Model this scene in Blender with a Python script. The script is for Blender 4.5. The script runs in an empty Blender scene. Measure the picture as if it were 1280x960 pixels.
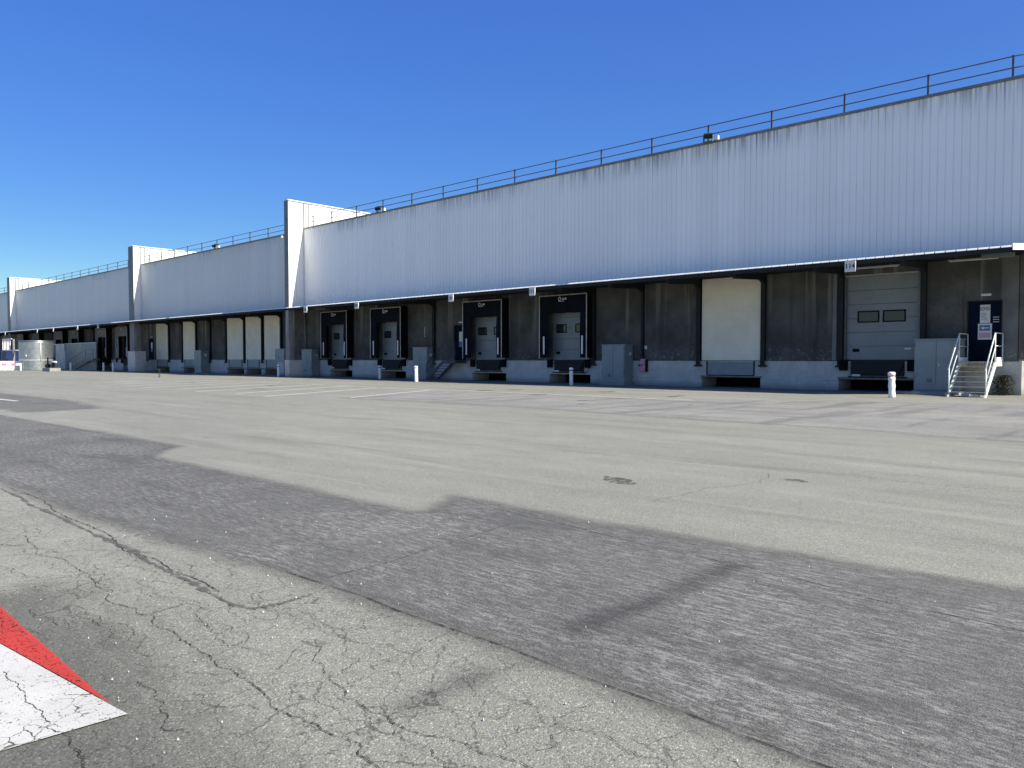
import bpy, bmesh, math, random
from mathutils import Vector
random.seed(7)
C = bpy.context.scene.collection
D = 32.06      # plane of the concrete dock wall
YC = 30.20     # plane of the metal cladding
YE = 28.94     # outer edge of the canopy
DOCK = 1.22    # dock floor height

# ------------------------------------------------------------------ materials
def new_mat(name):
    m = bpy.data.materials.new(name); m.use_nodes = True
    nt = m.node_tree; b = nt.nodes['Principled BSDF']
    return m, nt, b
def N(nt, t, **k):
    n = nt.nodes.new(t)
    for a, v in k.items():
        if a.startswith('i_'):
            n.inputs[a[2:].replace('_', ' ')].default_value = v
        else: setattr(n, a, v)
    return n
def L(nt, a, b): nt.links.new(a, b)
def mathn(nt, op, a, b=None, c=None, clamp=False):
    n = nt.nodes.new('ShaderNodeMath'); n.operation = op; n.use_clamp = clamp
    for i, v in enumerate((a, b, c)):
        if v is None: continue
        if isinstance(v, (int, float)): n.inputs[i].default_value = v
        else: nt.links.new(v, n.inputs[i])
    return n.outputs[0]
def smooth(nt, v, lo, hi, a=0.0, b=1.0):
    n = nt.nodes.new('ShaderNodeMapRange'); n.interpolation_type = 'SMOOTHSTEP'
    nt.links.new(v, n.inputs[0])
    for i, x in enumerate((lo, hi, a, b)): n.inputs[i+1].default_value = x
    return n.outputs[0]
def mixc(nt, f, a, b, blend='MIX'):
    n = nt.nodes.new('ShaderNodeMix'); n.data_type = 'RGBA'; n.blend_type = blend
    if isinstance(f, (int, float)): n.inputs[0].default_value = f
    else: nt.links.new(f, n.inputs[0])
    for i, v in ((6, a), (7, b)):
        if isinstance(v, (tuple, list)): n.inputs[i].default_value = (*v[:3], 1)
        else: nt.links.new(v, n.inputs[i])
    return n.outputs[2]
def pos(nt, scale=(1, 1, 1), obj=False):
    if obj:
        o = nt.nodes.new('ShaderNodeTexCoord').outputs['Object']
    else:
        o = nt.nodes.new('ShaderNodeNewGeometry').outputs['Position']
    m = nt.nodes.new('ShaderNodeMapping'); m.inputs['Scale'].default_value = scale
    nt.links.new(o, m.inputs[0]); return m.outputs[0]
def noise(nt, vec, scale, detail=4, rough=.55, dist=0):
    n = nt.nodes.new('ShaderNodeTexNoise'); nt.links.new(vec, n.inputs['Vector'])
    n.inputs['Scale'].default_value = scale; n.inputs['Detail'].default_value = detail
    n.inputs['Roughness'].default_value = rough; n.inputs['Distortion'].default_value = dist
    return n.outputs[0]
def bump(nt, b, h, strength=.3, dist=.01):
    n = nt.nodes.new('ShaderNodeBump'); n.inputs['Strength'].default_value = strength
    n.inputs['Distance'].default_value = dist; nt.links.new(h, n.inputs['Height'])
    nt.links.new(n.outputs[0], b.inputs['Normal'])

def simple(name, col, rough=.5, metal=0, var=.15, vs=3.0, spec=None, grime=None):
    m, nt, b = new_mat(name)
    p = pos(nt)
    n = noise(nt, p, vs, 5)
    c = mixc(nt, smooth(nt, n, .3, .7), tuple(x*(1-var) for x in col), tuple(min(1, x*(1+var)) for x in col))
    if grime:
        n2 = noise(nt, pos(nt, (1, 1, .25)), 9, 6, .7)
        c = mixc(nt, smooth(nt, n2, .52, .75, 0, grime), c, (.05, .045, .04))
    L(nt, c, b.inputs['Base Color'])
    b.inputs['Roughness'].default_value = rough; b.inputs['Metallic'].default_value = metal
    if spec is not None: b.inputs['Specular IOR Level'].default_value = spec
    return m

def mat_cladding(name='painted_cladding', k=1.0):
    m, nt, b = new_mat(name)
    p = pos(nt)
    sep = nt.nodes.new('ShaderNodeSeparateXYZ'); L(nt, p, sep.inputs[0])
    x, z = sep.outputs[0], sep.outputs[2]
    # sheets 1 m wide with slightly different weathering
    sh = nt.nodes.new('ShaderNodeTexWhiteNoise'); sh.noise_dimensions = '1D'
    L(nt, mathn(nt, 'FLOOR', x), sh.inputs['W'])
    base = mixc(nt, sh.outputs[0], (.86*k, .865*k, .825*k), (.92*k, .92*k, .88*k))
    big = noise(nt, pos(nt, (.12, .12, .3)), 1.0, 3)
    base = mixc(nt, smooth(nt, big, .35, .7, 0, .35), base, (.80*k, .80*k, .77*k))
    # run-off dirt below the coping, strongest along the ribs
    st = noise(nt, pos(nt, (9, 9, .22)), 1.0, 5, .65)
    st2 = noise(nt, pos(nt, (.28, .28, .05)), 1.0, 3)
    top = smooth(nt, z, 9.25, 10.6)
    top = mathn(nt, 'POWER', top, 1.8)
    f = mathn(nt, 'MULTIPLY', top, smooth(nt, st, .38, .62))
    f = mathn(nt, 'MULTIPLY', f, smooth(nt, st2, .36, .6, .12, .95))
    base = mixc(nt, mathn(nt, 'MULTIPLY', f, .72), base, (.13, .132, .138))
    st3 = noise(nt, pos(nt, (5, 5, .06)), 1.0, 4, .6)
    base = mixc(nt, smooth(nt, st3, .55, .78, 0, .12), base, (.38, .38, .38))
    L(nt, base, b.inputs['Base Color'])
    b.inputs['Roughness'].default_value = .42
    b.inputs['Specular IOR Level'].default_value = .5
    wob = noise(nt, pos(nt, (.8, .8, .5)), 1.0, 3)
    bump(nt, b, wob, .25, .03)
    return m

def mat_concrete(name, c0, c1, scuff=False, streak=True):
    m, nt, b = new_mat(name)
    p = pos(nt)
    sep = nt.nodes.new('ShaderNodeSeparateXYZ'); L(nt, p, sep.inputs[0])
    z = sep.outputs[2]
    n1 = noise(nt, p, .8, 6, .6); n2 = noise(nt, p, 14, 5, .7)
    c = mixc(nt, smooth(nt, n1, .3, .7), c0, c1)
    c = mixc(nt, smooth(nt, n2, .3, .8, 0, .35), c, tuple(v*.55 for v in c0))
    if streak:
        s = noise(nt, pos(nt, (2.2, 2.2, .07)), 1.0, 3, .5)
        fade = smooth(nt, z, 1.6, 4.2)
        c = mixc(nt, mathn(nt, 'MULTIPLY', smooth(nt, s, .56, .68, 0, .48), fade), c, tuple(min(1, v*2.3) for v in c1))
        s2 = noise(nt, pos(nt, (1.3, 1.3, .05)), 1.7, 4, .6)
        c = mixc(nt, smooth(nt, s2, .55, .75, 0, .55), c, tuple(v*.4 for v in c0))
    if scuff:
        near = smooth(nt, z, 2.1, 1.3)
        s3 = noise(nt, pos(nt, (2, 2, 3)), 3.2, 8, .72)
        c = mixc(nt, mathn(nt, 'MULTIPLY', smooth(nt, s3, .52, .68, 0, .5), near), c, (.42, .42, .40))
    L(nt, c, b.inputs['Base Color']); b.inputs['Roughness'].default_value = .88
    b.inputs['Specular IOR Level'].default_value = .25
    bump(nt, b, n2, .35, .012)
    return m

def mat_dockwall():
    m, nt, b = new_mat('dock_wall_concrete')
    p = pos(nt)
    sep = nt.nodes.new('ShaderNodeSeparateXYZ'); L(nt, p, sep.inputs[0]); z = sep.outputs[2]
    n1 = noise(nt, p, 1.3, 7, .65); n2 = noise(nt, p, 20, 5, .7)
    c = mixc(nt, smooth(nt, n1, .3, .7), (.46, .45, .42), (.60, .585, .54))
    c = mixc(nt, smooth(nt, n2, .35, .85, 0, .4), c, (.17, .17, .17))
    # formwork board lines and joints
    bl = mathn(nt, 'FRACT', mathn(nt, 'MULTIPLY', z, 2.6))
    ln = mathn(nt, 'LESS_THAN', bl, .035)
    br = smooth(nt, noise(nt, p, .9, 3), .45, .6)
    c = mixc(nt, mathn(nt, 'MULTIPLY', mathn(nt, 'MULTIPLY', ln, br), .55), c, (.08, .08, .08))
    s = noise(nt, pos(nt, (1.6, 1.6, .5)), 1.6, 6, .68)
    c = mixc(nt, smooth(nt, s, .55, .72, 0, .65), c, (.19, .19, .18))
    c = mixc(nt, smooth(nt, z, .35, 0.0, 0, .55), c, (.10, .10, .095))   # darker towards the foot
    L(nt, c, b.inputs['Base Color']); b.inputs['Roughness'].default_value = .9
    b.inputs['Specular IOR Level'].default_value = .2
    bump(nt, b, mathn(nt, 'ADD', n2, n1), .4, .015)
    return m

def mat_board():
    m, nt, b = new_mat('pale_closing_board')
    p = pos(nt)
    n1 = noise(nt, p, 1.2, 5, .6); n2 = noise(nt, p, 9, 8, .75)
    c = mixc(nt, smooth(nt, n1, .3, .7), (.74, .68, .54), (.84, .78, .63))
    c = mixc(nt, smooth(nt, n2, .62, .78, 0, .4), c, (.22, .22, .16))
    L(nt, c, b.inputs['Base Color']); b.inputs['Roughness'].default_value = .75
    return m

def asphalt(name, light, dark, crack=True, band=False, alpha=None, worn=(.25, .25, .23), deep=(.045, .046, .048)):
    """weathered asphalt; alpha = a mesh attribute holding the distance inside the patch outline"""
    m, nt, b = new_mat(name)
    p = pos(nt)
    sep = nt.nodes.new('ShaderNodeSeparateXYZ'); L(nt, p, sep.inputs[0])
    X, Y = sep.outputs[0], sep.outputs[1]
    big = noise(nt, pos(nt, (.35, 1, 1)), .35, 5, .6)
    mid = noise(nt, pos(nt, (.55, 1, 1)), 2.2, 6, .65)
    fine = noise(nt, p, 95, 3, .7)
    vor = nt.nodes.new('ShaderNodeTexVoronoi'); L(nt, p, vor.inputs['Vector']); vor.inputs['Scale'].default_value = 150
    stone = vor.outputs['Color']
    bw = nt.nodes.new('ShaderNodeSeparateColor'); L(nt, stone, bw.inputs[0])
    c = mixc(nt, smooth(nt, big, .3, .7), dark, light)
    c = mixc(nt, smooth(nt, mid, .25, .75, .0, .5), c, tuple(v*.78 for v in dark))
    # aggregate: bright and dark stones in the binder
    c = mixc(nt, smooth(nt, bw.outputs[0], .74, 1.0, 0, .55 if not band else .5), c, tuple(min(1, v*1.9) for v in light))
    c = mixc(nt, smooth(nt, bw.outputs[1], .62, 1.0, 0, .62), c, tuple(v*.35 for v in dark))
    c = mixc(nt, smooth(nt, fine, .5, .75, 0, .5), c, tuple(v*.45 for v in dark))
    if band:
        # worn through to pale stone in short streaks along the yard
        s = noise(nt, pos(nt, (1.0, 4.6, 1)), 6.5, 9, .80)
        reg = smooth(nt, noise(nt, p, .9, 5), .35, .65, .35, 1.0)
        s4 = noise(nt, pos(nt, (1.5, 5, 1)), 26, 6, .8)
        f = mathn(nt, 'MULTIPLY', smooth(nt, mathn(nt, 'ADD', mathn(nt, 'MULTIPLY', s, .6), mathn(nt, 'MULTIPLY', s4, .4)), .47, .585, 0, .85), reg)
        c = mixc(nt, f, c, worn)
        d = noise(nt, pos(nt, (.25, 1.4, 1)), 1.6, 5, .6)
        c = mixc(nt, smooth(nt, d, .52, .70, 0, .5), c, deep)
    else:
        # faint tyre sweeps
        s = noise(nt, pos(nt, (.10, 1.1, 1)), 1.4, 5, .6, .4)
        c = mixc(nt, smooth(nt, s, .50, .72, 0, .38), c, tuple(v*.50 for v in dark))
        s = noise(nt, pos(nt, (.07, .9, 1)), 2.4, 4, .55, .6)
        c = mixc(nt, smooth(nt, s, .56, .7, 0, .25), c, tuple(min(1, v*1.25) for v in light))
        sp = noise(nt, p, 6.5, 2, .5)
        c = mixc(nt, smooth(nt, sp, .76, .80, 0, .6), c, tuple(v*.3 for v in dark))
    if name == 'pale_bluish_apron':
        rot = nt.nodes.new('ShaderNodeMapping'); rot.inputs['Rotation'].default_value = (0, 0, math.radians(32)); rot.inputs['Scale'].default_value = (1.3, .16, 1)
        L(nt, p, rot.inputs[0])
        s = noise(nt, rot.outputs[0], 1.1, 5, .6)
        c = mixc(nt, smooth(nt, s, .50, .66, 0, .55), c, (.12, .12, .125))
        s = noise(nt, pos(nt, (.12, .8, 1)), 1.3, 5, .6)
        c = mixc(nt, smooth(nt, s, .55, .7, 0, .5), c, (.13, .13, .135))
    hgt = mathn(nt, 'ADD', mathn(nt, 'MULTIPLY', fine, .9), mathn(nt, 'MULTIPLY', vor.outputs['Distance'], -.9))
    if crack:
        wn = nt.nodes.new('ShaderNodeTexNoise'); L(nt, p, wn.inputs['Vector']); wn.inputs['Scale'].default_value = 5; wn.inputs['Detail'].default_value = 7
        wn.inputs['Roughness'].default_value = .7
        vm = nt.nodes.new('ShaderNodeVectorMath'); vm.operation = 'MULTIPLY_ADD'
        L(nt, wn.outputs['Color'], vm.inputs[0]); vm.inputs[1].default_value = (.16, .16, 0); L(nt, p, vm.inputs[2])
        near = smooth(nt, Y, 3.0, 2.2)
        near = mathn(nt, 'MULTIPLY', near, smooth(nt, X, -14.0, -8.0))
        tot = None
        for sc, w, lo, hi in ((3.1, .010, .42, .56), (7.0, .014, .38, .54)):
            v = nt.nodes.new('ShaderNodeTexVoronoi'); v.feature = 'DISTANCE_TO_EDGE'
            L(nt, vm.outputs[0], v.inputs['Vector']); v.inputs['Scale'].default_value = sc
            ms = noise(nt, p, 1.1 if sc < 5 else 1.9, 5, .7)
            ww = mathn(nt, 'MULTIPLY', smooth(nt, ms, lo, hi), w)
            k = mathn(nt, 'LESS_THAN', v.outputs[0], ww)
            tot = k if tot is None else mathn(nt, 'MAXIMUM', tot, k)
        tot = mathn(nt, 'MULTIPLY', tot, mathn(nt, 'GREATER_THAN', near, .3))
        brk = noise(nt, p, 17, 4, .7)
        tot = mathn(nt, 'MULTIPLY', tot, smooth(nt, brk, .38, .52))
        c = mixc(nt, mathn(nt, 'MULTIPLY', tot, .6), c, (.03, .03, .028))
        hgt = mathn(nt, 'SUBTRACT', hgt, mathn(nt, 'MULTIPLY', tot, 1.5))
    L(nt, c, b.inputs['Base Color']); b.inputs['Roughness'].default_value = .85
    b.inputs['Specular IOR Level'].default_value = .3
    bump(nt, b, hgt, .55, .004)
    if alpha:
        at = nt.nodes.new('ShaderNodeAttribute'); at.attribute_name = 'inside'
        e = noise(nt, pos(nt, (.6, 1.3, 1)), 3.0, 8, .7); e2 = noise(nt, p, 45, 3, .7)
        v = mathn(nt, 'ADD', at.outputs['Fac'], mathn(nt, 'MULTIPLY', mathn(nt, 'SUBTRACT', e, .5), alpha[0]))
        v = mathn(nt, 'ADD', v, mathn(nt, 'MULTIPLY', mathn(nt, 'SUBTRACT', e2, .5), alpha[1]))
        a = smooth(nt, v, -alpha[2], alpha[2], 0, alpha[3])
        L(nt, a, b.inputs['Alpha'])
    return m

def mat_paint(name, col, wear=.35):
    m, nt, b = new_mat(name)
    p = pos(nt)
    n = noise(nt, p, 60, 4, .75); n2 = noise(nt, p, 2.2, 5, .6); n3 = noise(nt, p, 8, 8, .7)
    c = mixc(nt, smooth(nt, n2, .3, .7), tuple(v*.86 for v in col), col)
    c = mixc(nt, smooth(nt, n3, .50, .75, 0, .35), c, tuple(v*.5 for v in col))
    c = mixc(nt, smooth(nt, noise(nt, p, 120, 3, .7), .5, .7, 0, .4), c, tuple(v*.55 for v in col))
    L(nt, c, b.inputs['Base Color']); b.inputs['Roughness'].default_value = .7
    v = nt.nodes.new('ShaderNodeTexVoronoi'); v.feature = 'DISTANCE_TO_EDGE'
    wn = nt.nodes.new('ShaderNodeTexNoise'); L(nt, p, wn.inputs['Vector']); wn.inputs['Scale'].default_value = 9; wn.inputs['Detail'].default_value = 5
    vm = nt.nodes.new('ShaderNodeVectorMath'); vm.operation = 'MULTIPLY_ADD'
    L(nt, wn.outputs['Color'], vm.inputs[0]); vm.inputs[1].default_value = (.12, .12, 0); L(nt, p, vm.inputs[2])
    L(nt, vm.outputs[0], v.inputs['Vector']); v.inputs['Scale'].default_value = 14
    cr = mathn(nt, 'LESS_THAN', v.outputs[0], mathn(nt, 'MULTIPLY', smooth(nt, noise(nt, p, 3, 4), .45, .65), .035))
    w = mathn(nt, 'MAXIMUM', mathn(nt, 'GREATER_THAN', n, 1-wear), cr)
    L(nt, mathn(nt, 'SUBTRACT', 1.0, mathn(nt, 'MULTIPLY', w, .85)), b.inputs['Alpha'])
    bump(nt, b, noise(nt, p, 110, 3, .6), .4, .004)
    return m

M = dict(
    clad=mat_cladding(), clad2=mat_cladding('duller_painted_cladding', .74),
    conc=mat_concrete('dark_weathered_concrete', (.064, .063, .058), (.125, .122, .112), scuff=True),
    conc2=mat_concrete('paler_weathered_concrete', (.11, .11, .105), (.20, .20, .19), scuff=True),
    pier=mat_concrete('grey_pier_concrete', (.17, .172, .168), (.25, .25, .24), streak=True),
    dock=mat_dockwall(), board=mat_board(),
    coping=simple('galvanised_coping', (.20, .21, .21), .55, .5),
    white=simple('white_painted_metal', (.78, .79, .78), .4, var=.06, grime=.25),
    eave=simple('white_eave_sheet', (.80, .81, .80), .4, var=.08, vs=2, grime=.2),
    dark=simple('dark_painted_steel', (.022, .024, .026), .7, spec=.2),
    steel=simple('grey_steel', (.16, .17, .18), .55, .4),
    treadm=simple('worn_tread_grating', (.30, .31, .31), .6, .2, var=.3, vs=30),
    stairdark=simple('dark_stair_steel', (.05, .055, .06), .6),
    rail=simple('guardrail_steel', (.10, .105, .11), .5, .6),
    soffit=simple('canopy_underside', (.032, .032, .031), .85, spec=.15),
    black=simple('black_rubber_and_recess', (.005, .0055, .007), .85, var=.3, spec=.12),
    curtain=simple('dark_blue_curtain', (.0035, .0055, .0125), .75, var=.3, vs=1.5, spec=.12),
    alu=simple('aluminium_edge', (.42, .40, .38), .5, .3),
    gcur=simple('grey_shelter_fabric', (.16, .17, .17), .8, var=.25, vs=2),
    door=simple('grey_sectional_door', (.20, .225, .23), .45, var=.08, vs=1, grime=.2),
    pdoor=simple('dark_blue_door', (.004, .009, .022), .85, spec=.08, var=.15),
    glass=simple('dark_glass', (.03, .035, .04), .12, var=.05),
    cab=simple('grey_green_cabinet', (.21, .25, .26), .45, var=.10, vs=1.2, grime=.25),
    galv=simple('galvanised_handrail', (.62, .67, .64), .5, .0, var=.12, vs=8, grime=.25),
    bwhite=simple('white_bollard_paint', (.80, .80, .76), .55, var=.06, vs=14, grime=.55),
    bshade=simple('shade_toned_bollard_paint', (.74, .74, .72), .55, var=.1, vs=14, grime=.5),  # white paint with a little shade put into its colour, for shaded bollards
    red=simple('faded_red_paint', (.50, .10, .12), .5, var=.15, vs=12),
    pink=simple('faded_pink_plastic', (.62, .25, .36), .5, var=.12, vs=9),
    blue=simple('dark_blue_skip_paint', (.010, .022, .10), .5, var=.2, vs=2),
    signw=simple('sign_white', (.62, .62, .60), .5, var=.04),
    ink=simple('black_lettering', (.015, .015, .015), .6, var=.02),
    signb=simple('sign_blue', (.04, .13, .26), .5, var=.04),
    signr=simple('sign_pale_red', (.55, .30, .34), .5, var=.05),
    ring=simple('sign_ring_ink', (.16, .06, .08), .5, var=.05),
    stripe=simple('white_guide_strip', (.72, .72, .74), .5, var=.06),
    roof=simple('roof_membrane', (.25, .25, .25), .9),
    leaf=simple('dark_leaf', (.035, .042, .020), .8, var=.4, vs=30),
    kerb=mat_concrete('kerb_concrete', (.24, .24, .22), (.33, .33, .31), streak=False),
    crack=simple('crack_shadow', (.030, .030, .028), .95, var=.3, vs=20),
    stain=simple('damp_moss_stain', (.085, .085, .06), .9, var=.2, vs=10),
    paintw=mat_paint('worn_white_road_paint', (.51, .50, .465), .38),
    paintr=mat_paint('worn_red_road_paint', (.44, .036, .020), .41),
    linew=mat_paint('faded_white_line', (.74, .74, .70), .44),
    liney=mat_paint('faded_cream_line', (.66, .63, .48), .46),
    stone=simple('pale_stone_chip', (.42, .41, .38), .8, var=.3, vs=40),
    tank=None)

def mat_tank():
    m, nt, b = new_mat('galvanised_tank_sheet')
    p = pos(nt)
    n = noise(nt, p, 3, 5, .6)
    c = mixc(nt, smooth(nt, n, .3, .7), (.30, .33, .34), (.42, .45, .46))
    L(nt, c, b.inputs['Base Color']); b.inputs['Metallic'].default_value = .85; b.inputs['Roughness'].default_value = .38
    return m
M['tank'] = mat_tank()
def mat_crack():
    m, nt, b = new_mat('crack_gap')
    p = pos(nt); b.inputs['Base Color'].default_value = (.028, .027, .025, 1); b.inputs['Roughness'].default_value = .95
    b.inputs['Specular IOR Level'].default_value = .1
    L(nt, smooth(nt, noise(nt, p, 22, 5, .75), .36, .52, .25, .95), b.inputs['Alpha'])
    return m
M['crack'] = mat_crack()
def mat_seam():
    m, nt, b = new_mat('old_seam_filler')
    p = pos(nt); b.inputs['Base Color'].default_value = (.085, .084, .078, 1); b.inputs['Roughness'].default_value = .95
    L(nt, smooth(nt, noise(nt, p, 14, 6, .75), .36, .62, .15, .85), b.inputs['Alpha'])
    return m
M['seam'] = mat_seam()
def mat_stain():
    m, nt, b = new_mat('damp_moss_stain')
    p = pos(nt); b.inputs['Base Color'].default_value = (.075, .075, .05, 1); b.inputs['Roughness'].default_value = .9
    L(nt, smooth(nt, noise(nt, p, 9, 6, .7), .40, .60, 0, .85), b.inputs['Alpha'])
    return m
M['stain'] = mat_stain()

# ------------------------------------------------------------------ mesh tools
class MB:
    def __init__(s): s.bm = bmesh.new()
    def quad(s, pts):
        return s.bm.faces.new([s.bm.verts.new(p) for p in pts])
    def box(s, x0, x1, y0, y1, z0, z1, bev=0):
        v = [s.bm.verts.new((x, y, z)) for z in (z0, z1) for y in (y0, y1) for x in (x0, x1)]
        fs = [s.bm.faces.new([v[i] for i in f]) for f in ((0, 2, 3, 1), (4, 5, 7, 6), (0, 1, 5, 4), (1, 3, 7, 5), (3, 2, 6, 7), (2, 0, 4, 6))]
        if bev:
            es = {e for f in fs for e in f.edges}
            bmesh.ops.bevel(s.bm, geom=list(es), offset=bev, segments=2, affect='EDGES', clamp_overlap=True)
        return s
    def prism(s, pts, axis, a, b):
        """pts outline in the other two axes, extruded along axis 'x','y','z' from a to b"""
        def mk(p, t):
            return {'x': (t, p[0], p[1]), 'y': (p[0], t, p[1]), 'z': (p[0], p[1], t)}[axis]
        A = [s.bm.verts.new(mk(p, a)) for p in pts]; B = [s.bm.verts.new(mk(p, b)) for p in pts]
        n = len(pts)
        s.bm.faces.new(A[::-1]); s.bm.faces.new(B)
        for i in range(n): s.bm.faces.new([A[i], A[(i+1) % n], B[(i+1) % n], B[i]])
        return s
    def tube(s, pts, r, seg=8, r1=None, closed=False):
        pts = [Vector(p) for p in pts]; rings = []
        n = len(pts)
        for i, p in enumerate(pts):
            if closed: t = pts[(i+1) % n]-pts[i-1]
            else: t = pts[min(i+1, n-1)]-pts[max(i-1, 0)]
            t.normalize()
            u = t.cross(Vector((0, 0, 1)))
            if u.length < .05: u = Vector((1, 0, 0))
            u.normalize(); w = t.cross(u)
            rr = r if r1 is None else r+(r1-r)*i/(n-1)
            rings.append([s.bm.verts.new(p+(u*math.cos(k*2*math.pi/seg)+w*math.sin(k*2*math.pi/seg))*rr) for k in range(seg)])
        m = n if closed else n-1
        for i in range(m):
            a, b = rings[i], rings[(i+1) % n]
            for k in range(seg):
                f = s.bm.faces.new([a[k], a[(k+1) % seg], b[(k+1) % seg], b[k]]); f.smooth = True
        if not closed:
            s.bm.faces.new(rings[0][::-1]); s.bm.faces.new(rings[-1])
        return s
    def lathe(s, prof, cx=0, cy=0, seg=20, tilt=(0, 0)):
        rings = []
        for r, z in prof:
            rings.append([s.bm.verts.new((cx+r*math.cos(k*2*math.pi/seg)+tilt[0]*z, cy+r*math.sin(k*2*math.pi/seg)+tilt[1]*z, z)) for k in range(seg)])
        for a, b in zip(rings, rings[1:]):
            for k in range(seg):
                f = s.bm.faces.new([a[k], a[(k+1) % seg], b[(k+1) % seg], b[k]]); f.smooth = True
        s.bm.faces.new(rings[0][::-1]); s.bm.faces.new(rings[-1])
        return s
    def ribs(s, p0, p1, n, z0, z1, pitch=.25, depth=-.030, rib=.022, slope=.012):
        """profiled metal sheet: thin raised ribs every 'pitch' m along p0->p1, standing out along n"""
        p0 = Vector((*p0, 0)); p1 = Vector((*p1, 0)); n = Vector((*n, 0))
        Ln = (p1-p0).length; d = (p1-p0)/Ln
        prof = [(0, 0)]; t = pitch*.5
        while t+rib < Ln:
            prof += [(t-rib/2-slope, 0), (t-rib/2, depth), (t+rib/2, depth), (t+rib/2+slope, 0)]
            t += pitch
        prof.append((Ln, 0))
        lo = [s.bm.verts.new(p0+d*a+n*b+Vector((0, 0, z0))) for a, b in prof]
        hi = [s.bm.verts.new(p0+d*a+n*b+Vector((0, 0, z1))) for a, b in prof]
        for i in range(len(prof)-1): s.bm.faces.new([lo[i], lo[i+1], hi[i+1], hi[i]])
        return s
    def build(s, name, mat, parent=None, keep=False, origin=None):
        me = bpy.data.meshes.new(name)
        bmesh.ops.recalc_face_normals(s.bm, faces=s.bm.faces[:]) if not keep else None
        o = bpy.data.objects.new(name, me)
        off = Vector((0, 0, 0))
        if parent is not None:
            par = parent; off = Vector((0, 0, 0))
            while par is not None: off += par.location; par = par.parent
            o.parent = parent
        elif origin is not None:
            off = Vector(origin); o.location = off
        if off.length: bmesh.ops.translate(s.bm, verts=s.bm.verts[:], vec=-off)
        s.bm.to_mesh(me); s.bm.free(); me.materials.append(mat); C.objects.link(o)
        return o
def box(name, mat, parent, *a, bev=0): return MB().box(*a, bev=bev).build(name, mat, parent)
def tag(o, label=None, cat=None, group=None, kind=None):
    if label: o['label'] = label
    if cat: o['category'] = cat
    if group: o['group'] = group
    if kind: o['kind'] = kind
    return o
def thing(name, label, cat, loc, group=None):
    o = bpy.data.objects.new(name, None); o.empty_display_size = .2; C.objects.link(o); o.location = loc
    return tag(o, label, cat, group)
def copy_tree(o, loc=None, label=None, parent=None):
    kids = [k for k in bpy.data.objects if k.parent == o]
    c = o.copy(); C.objects.link(c)
    if parent: c.parent = parent
    if loc is not None: c.location = loc
    if label: c['label'] = label
    for k in kids: copy_tree(k, parent=c)
    return c
def text(name, body, size, loc, mat, parent, align='CENTER', bold=.0):
    cu = bpy.data.curves.new(name, 'FONT'); cu.body = body; cu.size = size; cu.align_x = align; cu.align_y = 'CENTER'
    cu.extrude = .004; cu.offset = bold
    t = bpy.data.objects.new(name, cu); C.objects.link(t)
    me = bpy.data.meshes.new_from_object(t); bpy.data.objects.remove(t); bpy.data.curves.remove(cu)
    me.name = name
    o = bpy.data.objects.new(name, me); C.objects.link(o); me.materials.append(mat)
    off = Vector((0, 0, 0)); par = parent
    while par is not None: off += par.location; par = par.parent
    o.parent = parent; o.location = Vector(loc)-off; o.rotation_euler = (math.radians(90), 0, 0)
    return o

# ------------------------------------------------------------------ ground
G = MB()
xs = [-900, -300, -150, -60, -30, 0, 30, 100, 400, 900]; ys = [-700, -200, -50, 0, 10, 20, 30, 60, 200, 900]
for i in range(len(xs)-1):
    for j in range(len(ys)-1):
        G.quad([(xs[i], ys[j], 0), (xs[i+1], ys[j], 0), (xs[i+1], ys[j+1], 0), (xs[i], ys[j+1], 0)])
tag(G.build('ground', asphalt('old_asphalt', (.266, .264, .224), (.204, .203, .173))), 'grey weathered asphalt yard', kind='structure')

def inpoly(x, y, P):
    c = False; n = len(P)
    for i in range(n):
        x1, y1 = P[i]; x2, y2 = P[i-1]
        if (y1 > y) != (y2 > y) and x < (x2-x1)*(y-y1)/(y2-y1)+x1: c = not c
    return c
def dist(x, y, P):
    d = 1e9
    for i in range(len(P)):
        x1, y1 = P[i]; x2, y2 = P[i-1]
        dx, dy = x2-x1, y2-y1; l = dx*dx+dy*dy
        t = 0 if l == 0 else max(0, min(1, ((x-x1)*dx+(y-y1)*dy)/l))
        d = min(d, math.hypot(x-x1-t*dx, y-y1-t*dy))
    return d if inpoly(x, y, P) else -d
def patch(poly, sx, sy, pad, z, mat, label, name='asphalt_patch'):
    X0 = min(p[0] for p in poly)-pad; X1 = max(p[0] for p in poly)+pad
    Y0 = min(p[1] for p in poly)-pad; Y1 = max(p[1] for p in poly)+pad
    nx = int((X1-X0)/sx)+1; ny = int((Y1-Y0)/sy)+1
    verts = []; vals = []
    for j in range(ny+1):
        for i in range(nx+1):
            x = X0+(X1-X0)*i/nx; y = Y0+(Y1-Y0)*j/ny
            verts.append((x, y, z)); vals.append(dist(x, y, poly))
    faces = []
    for j in range(ny):
        for i in range(nx):
            a = j*(nx+1)+i; q = (a, a+1, a+nx+2, a+nx+1)
            if max(vals[k] for k in q) > -pad*.98: faces.append(q)
    me = bpy.data.meshes.new(name); me.from_pydata(verts, [], faces)
    at = me.attributes.new('inside', 'FLOAT', 'POINT'); at.data.foreach_set('value', vals)
    me.materials.append(mat); o = bpy.data.objects.new(name, me); C.objects.link(o)
    return tag(o, label, kind='structure')

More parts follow.
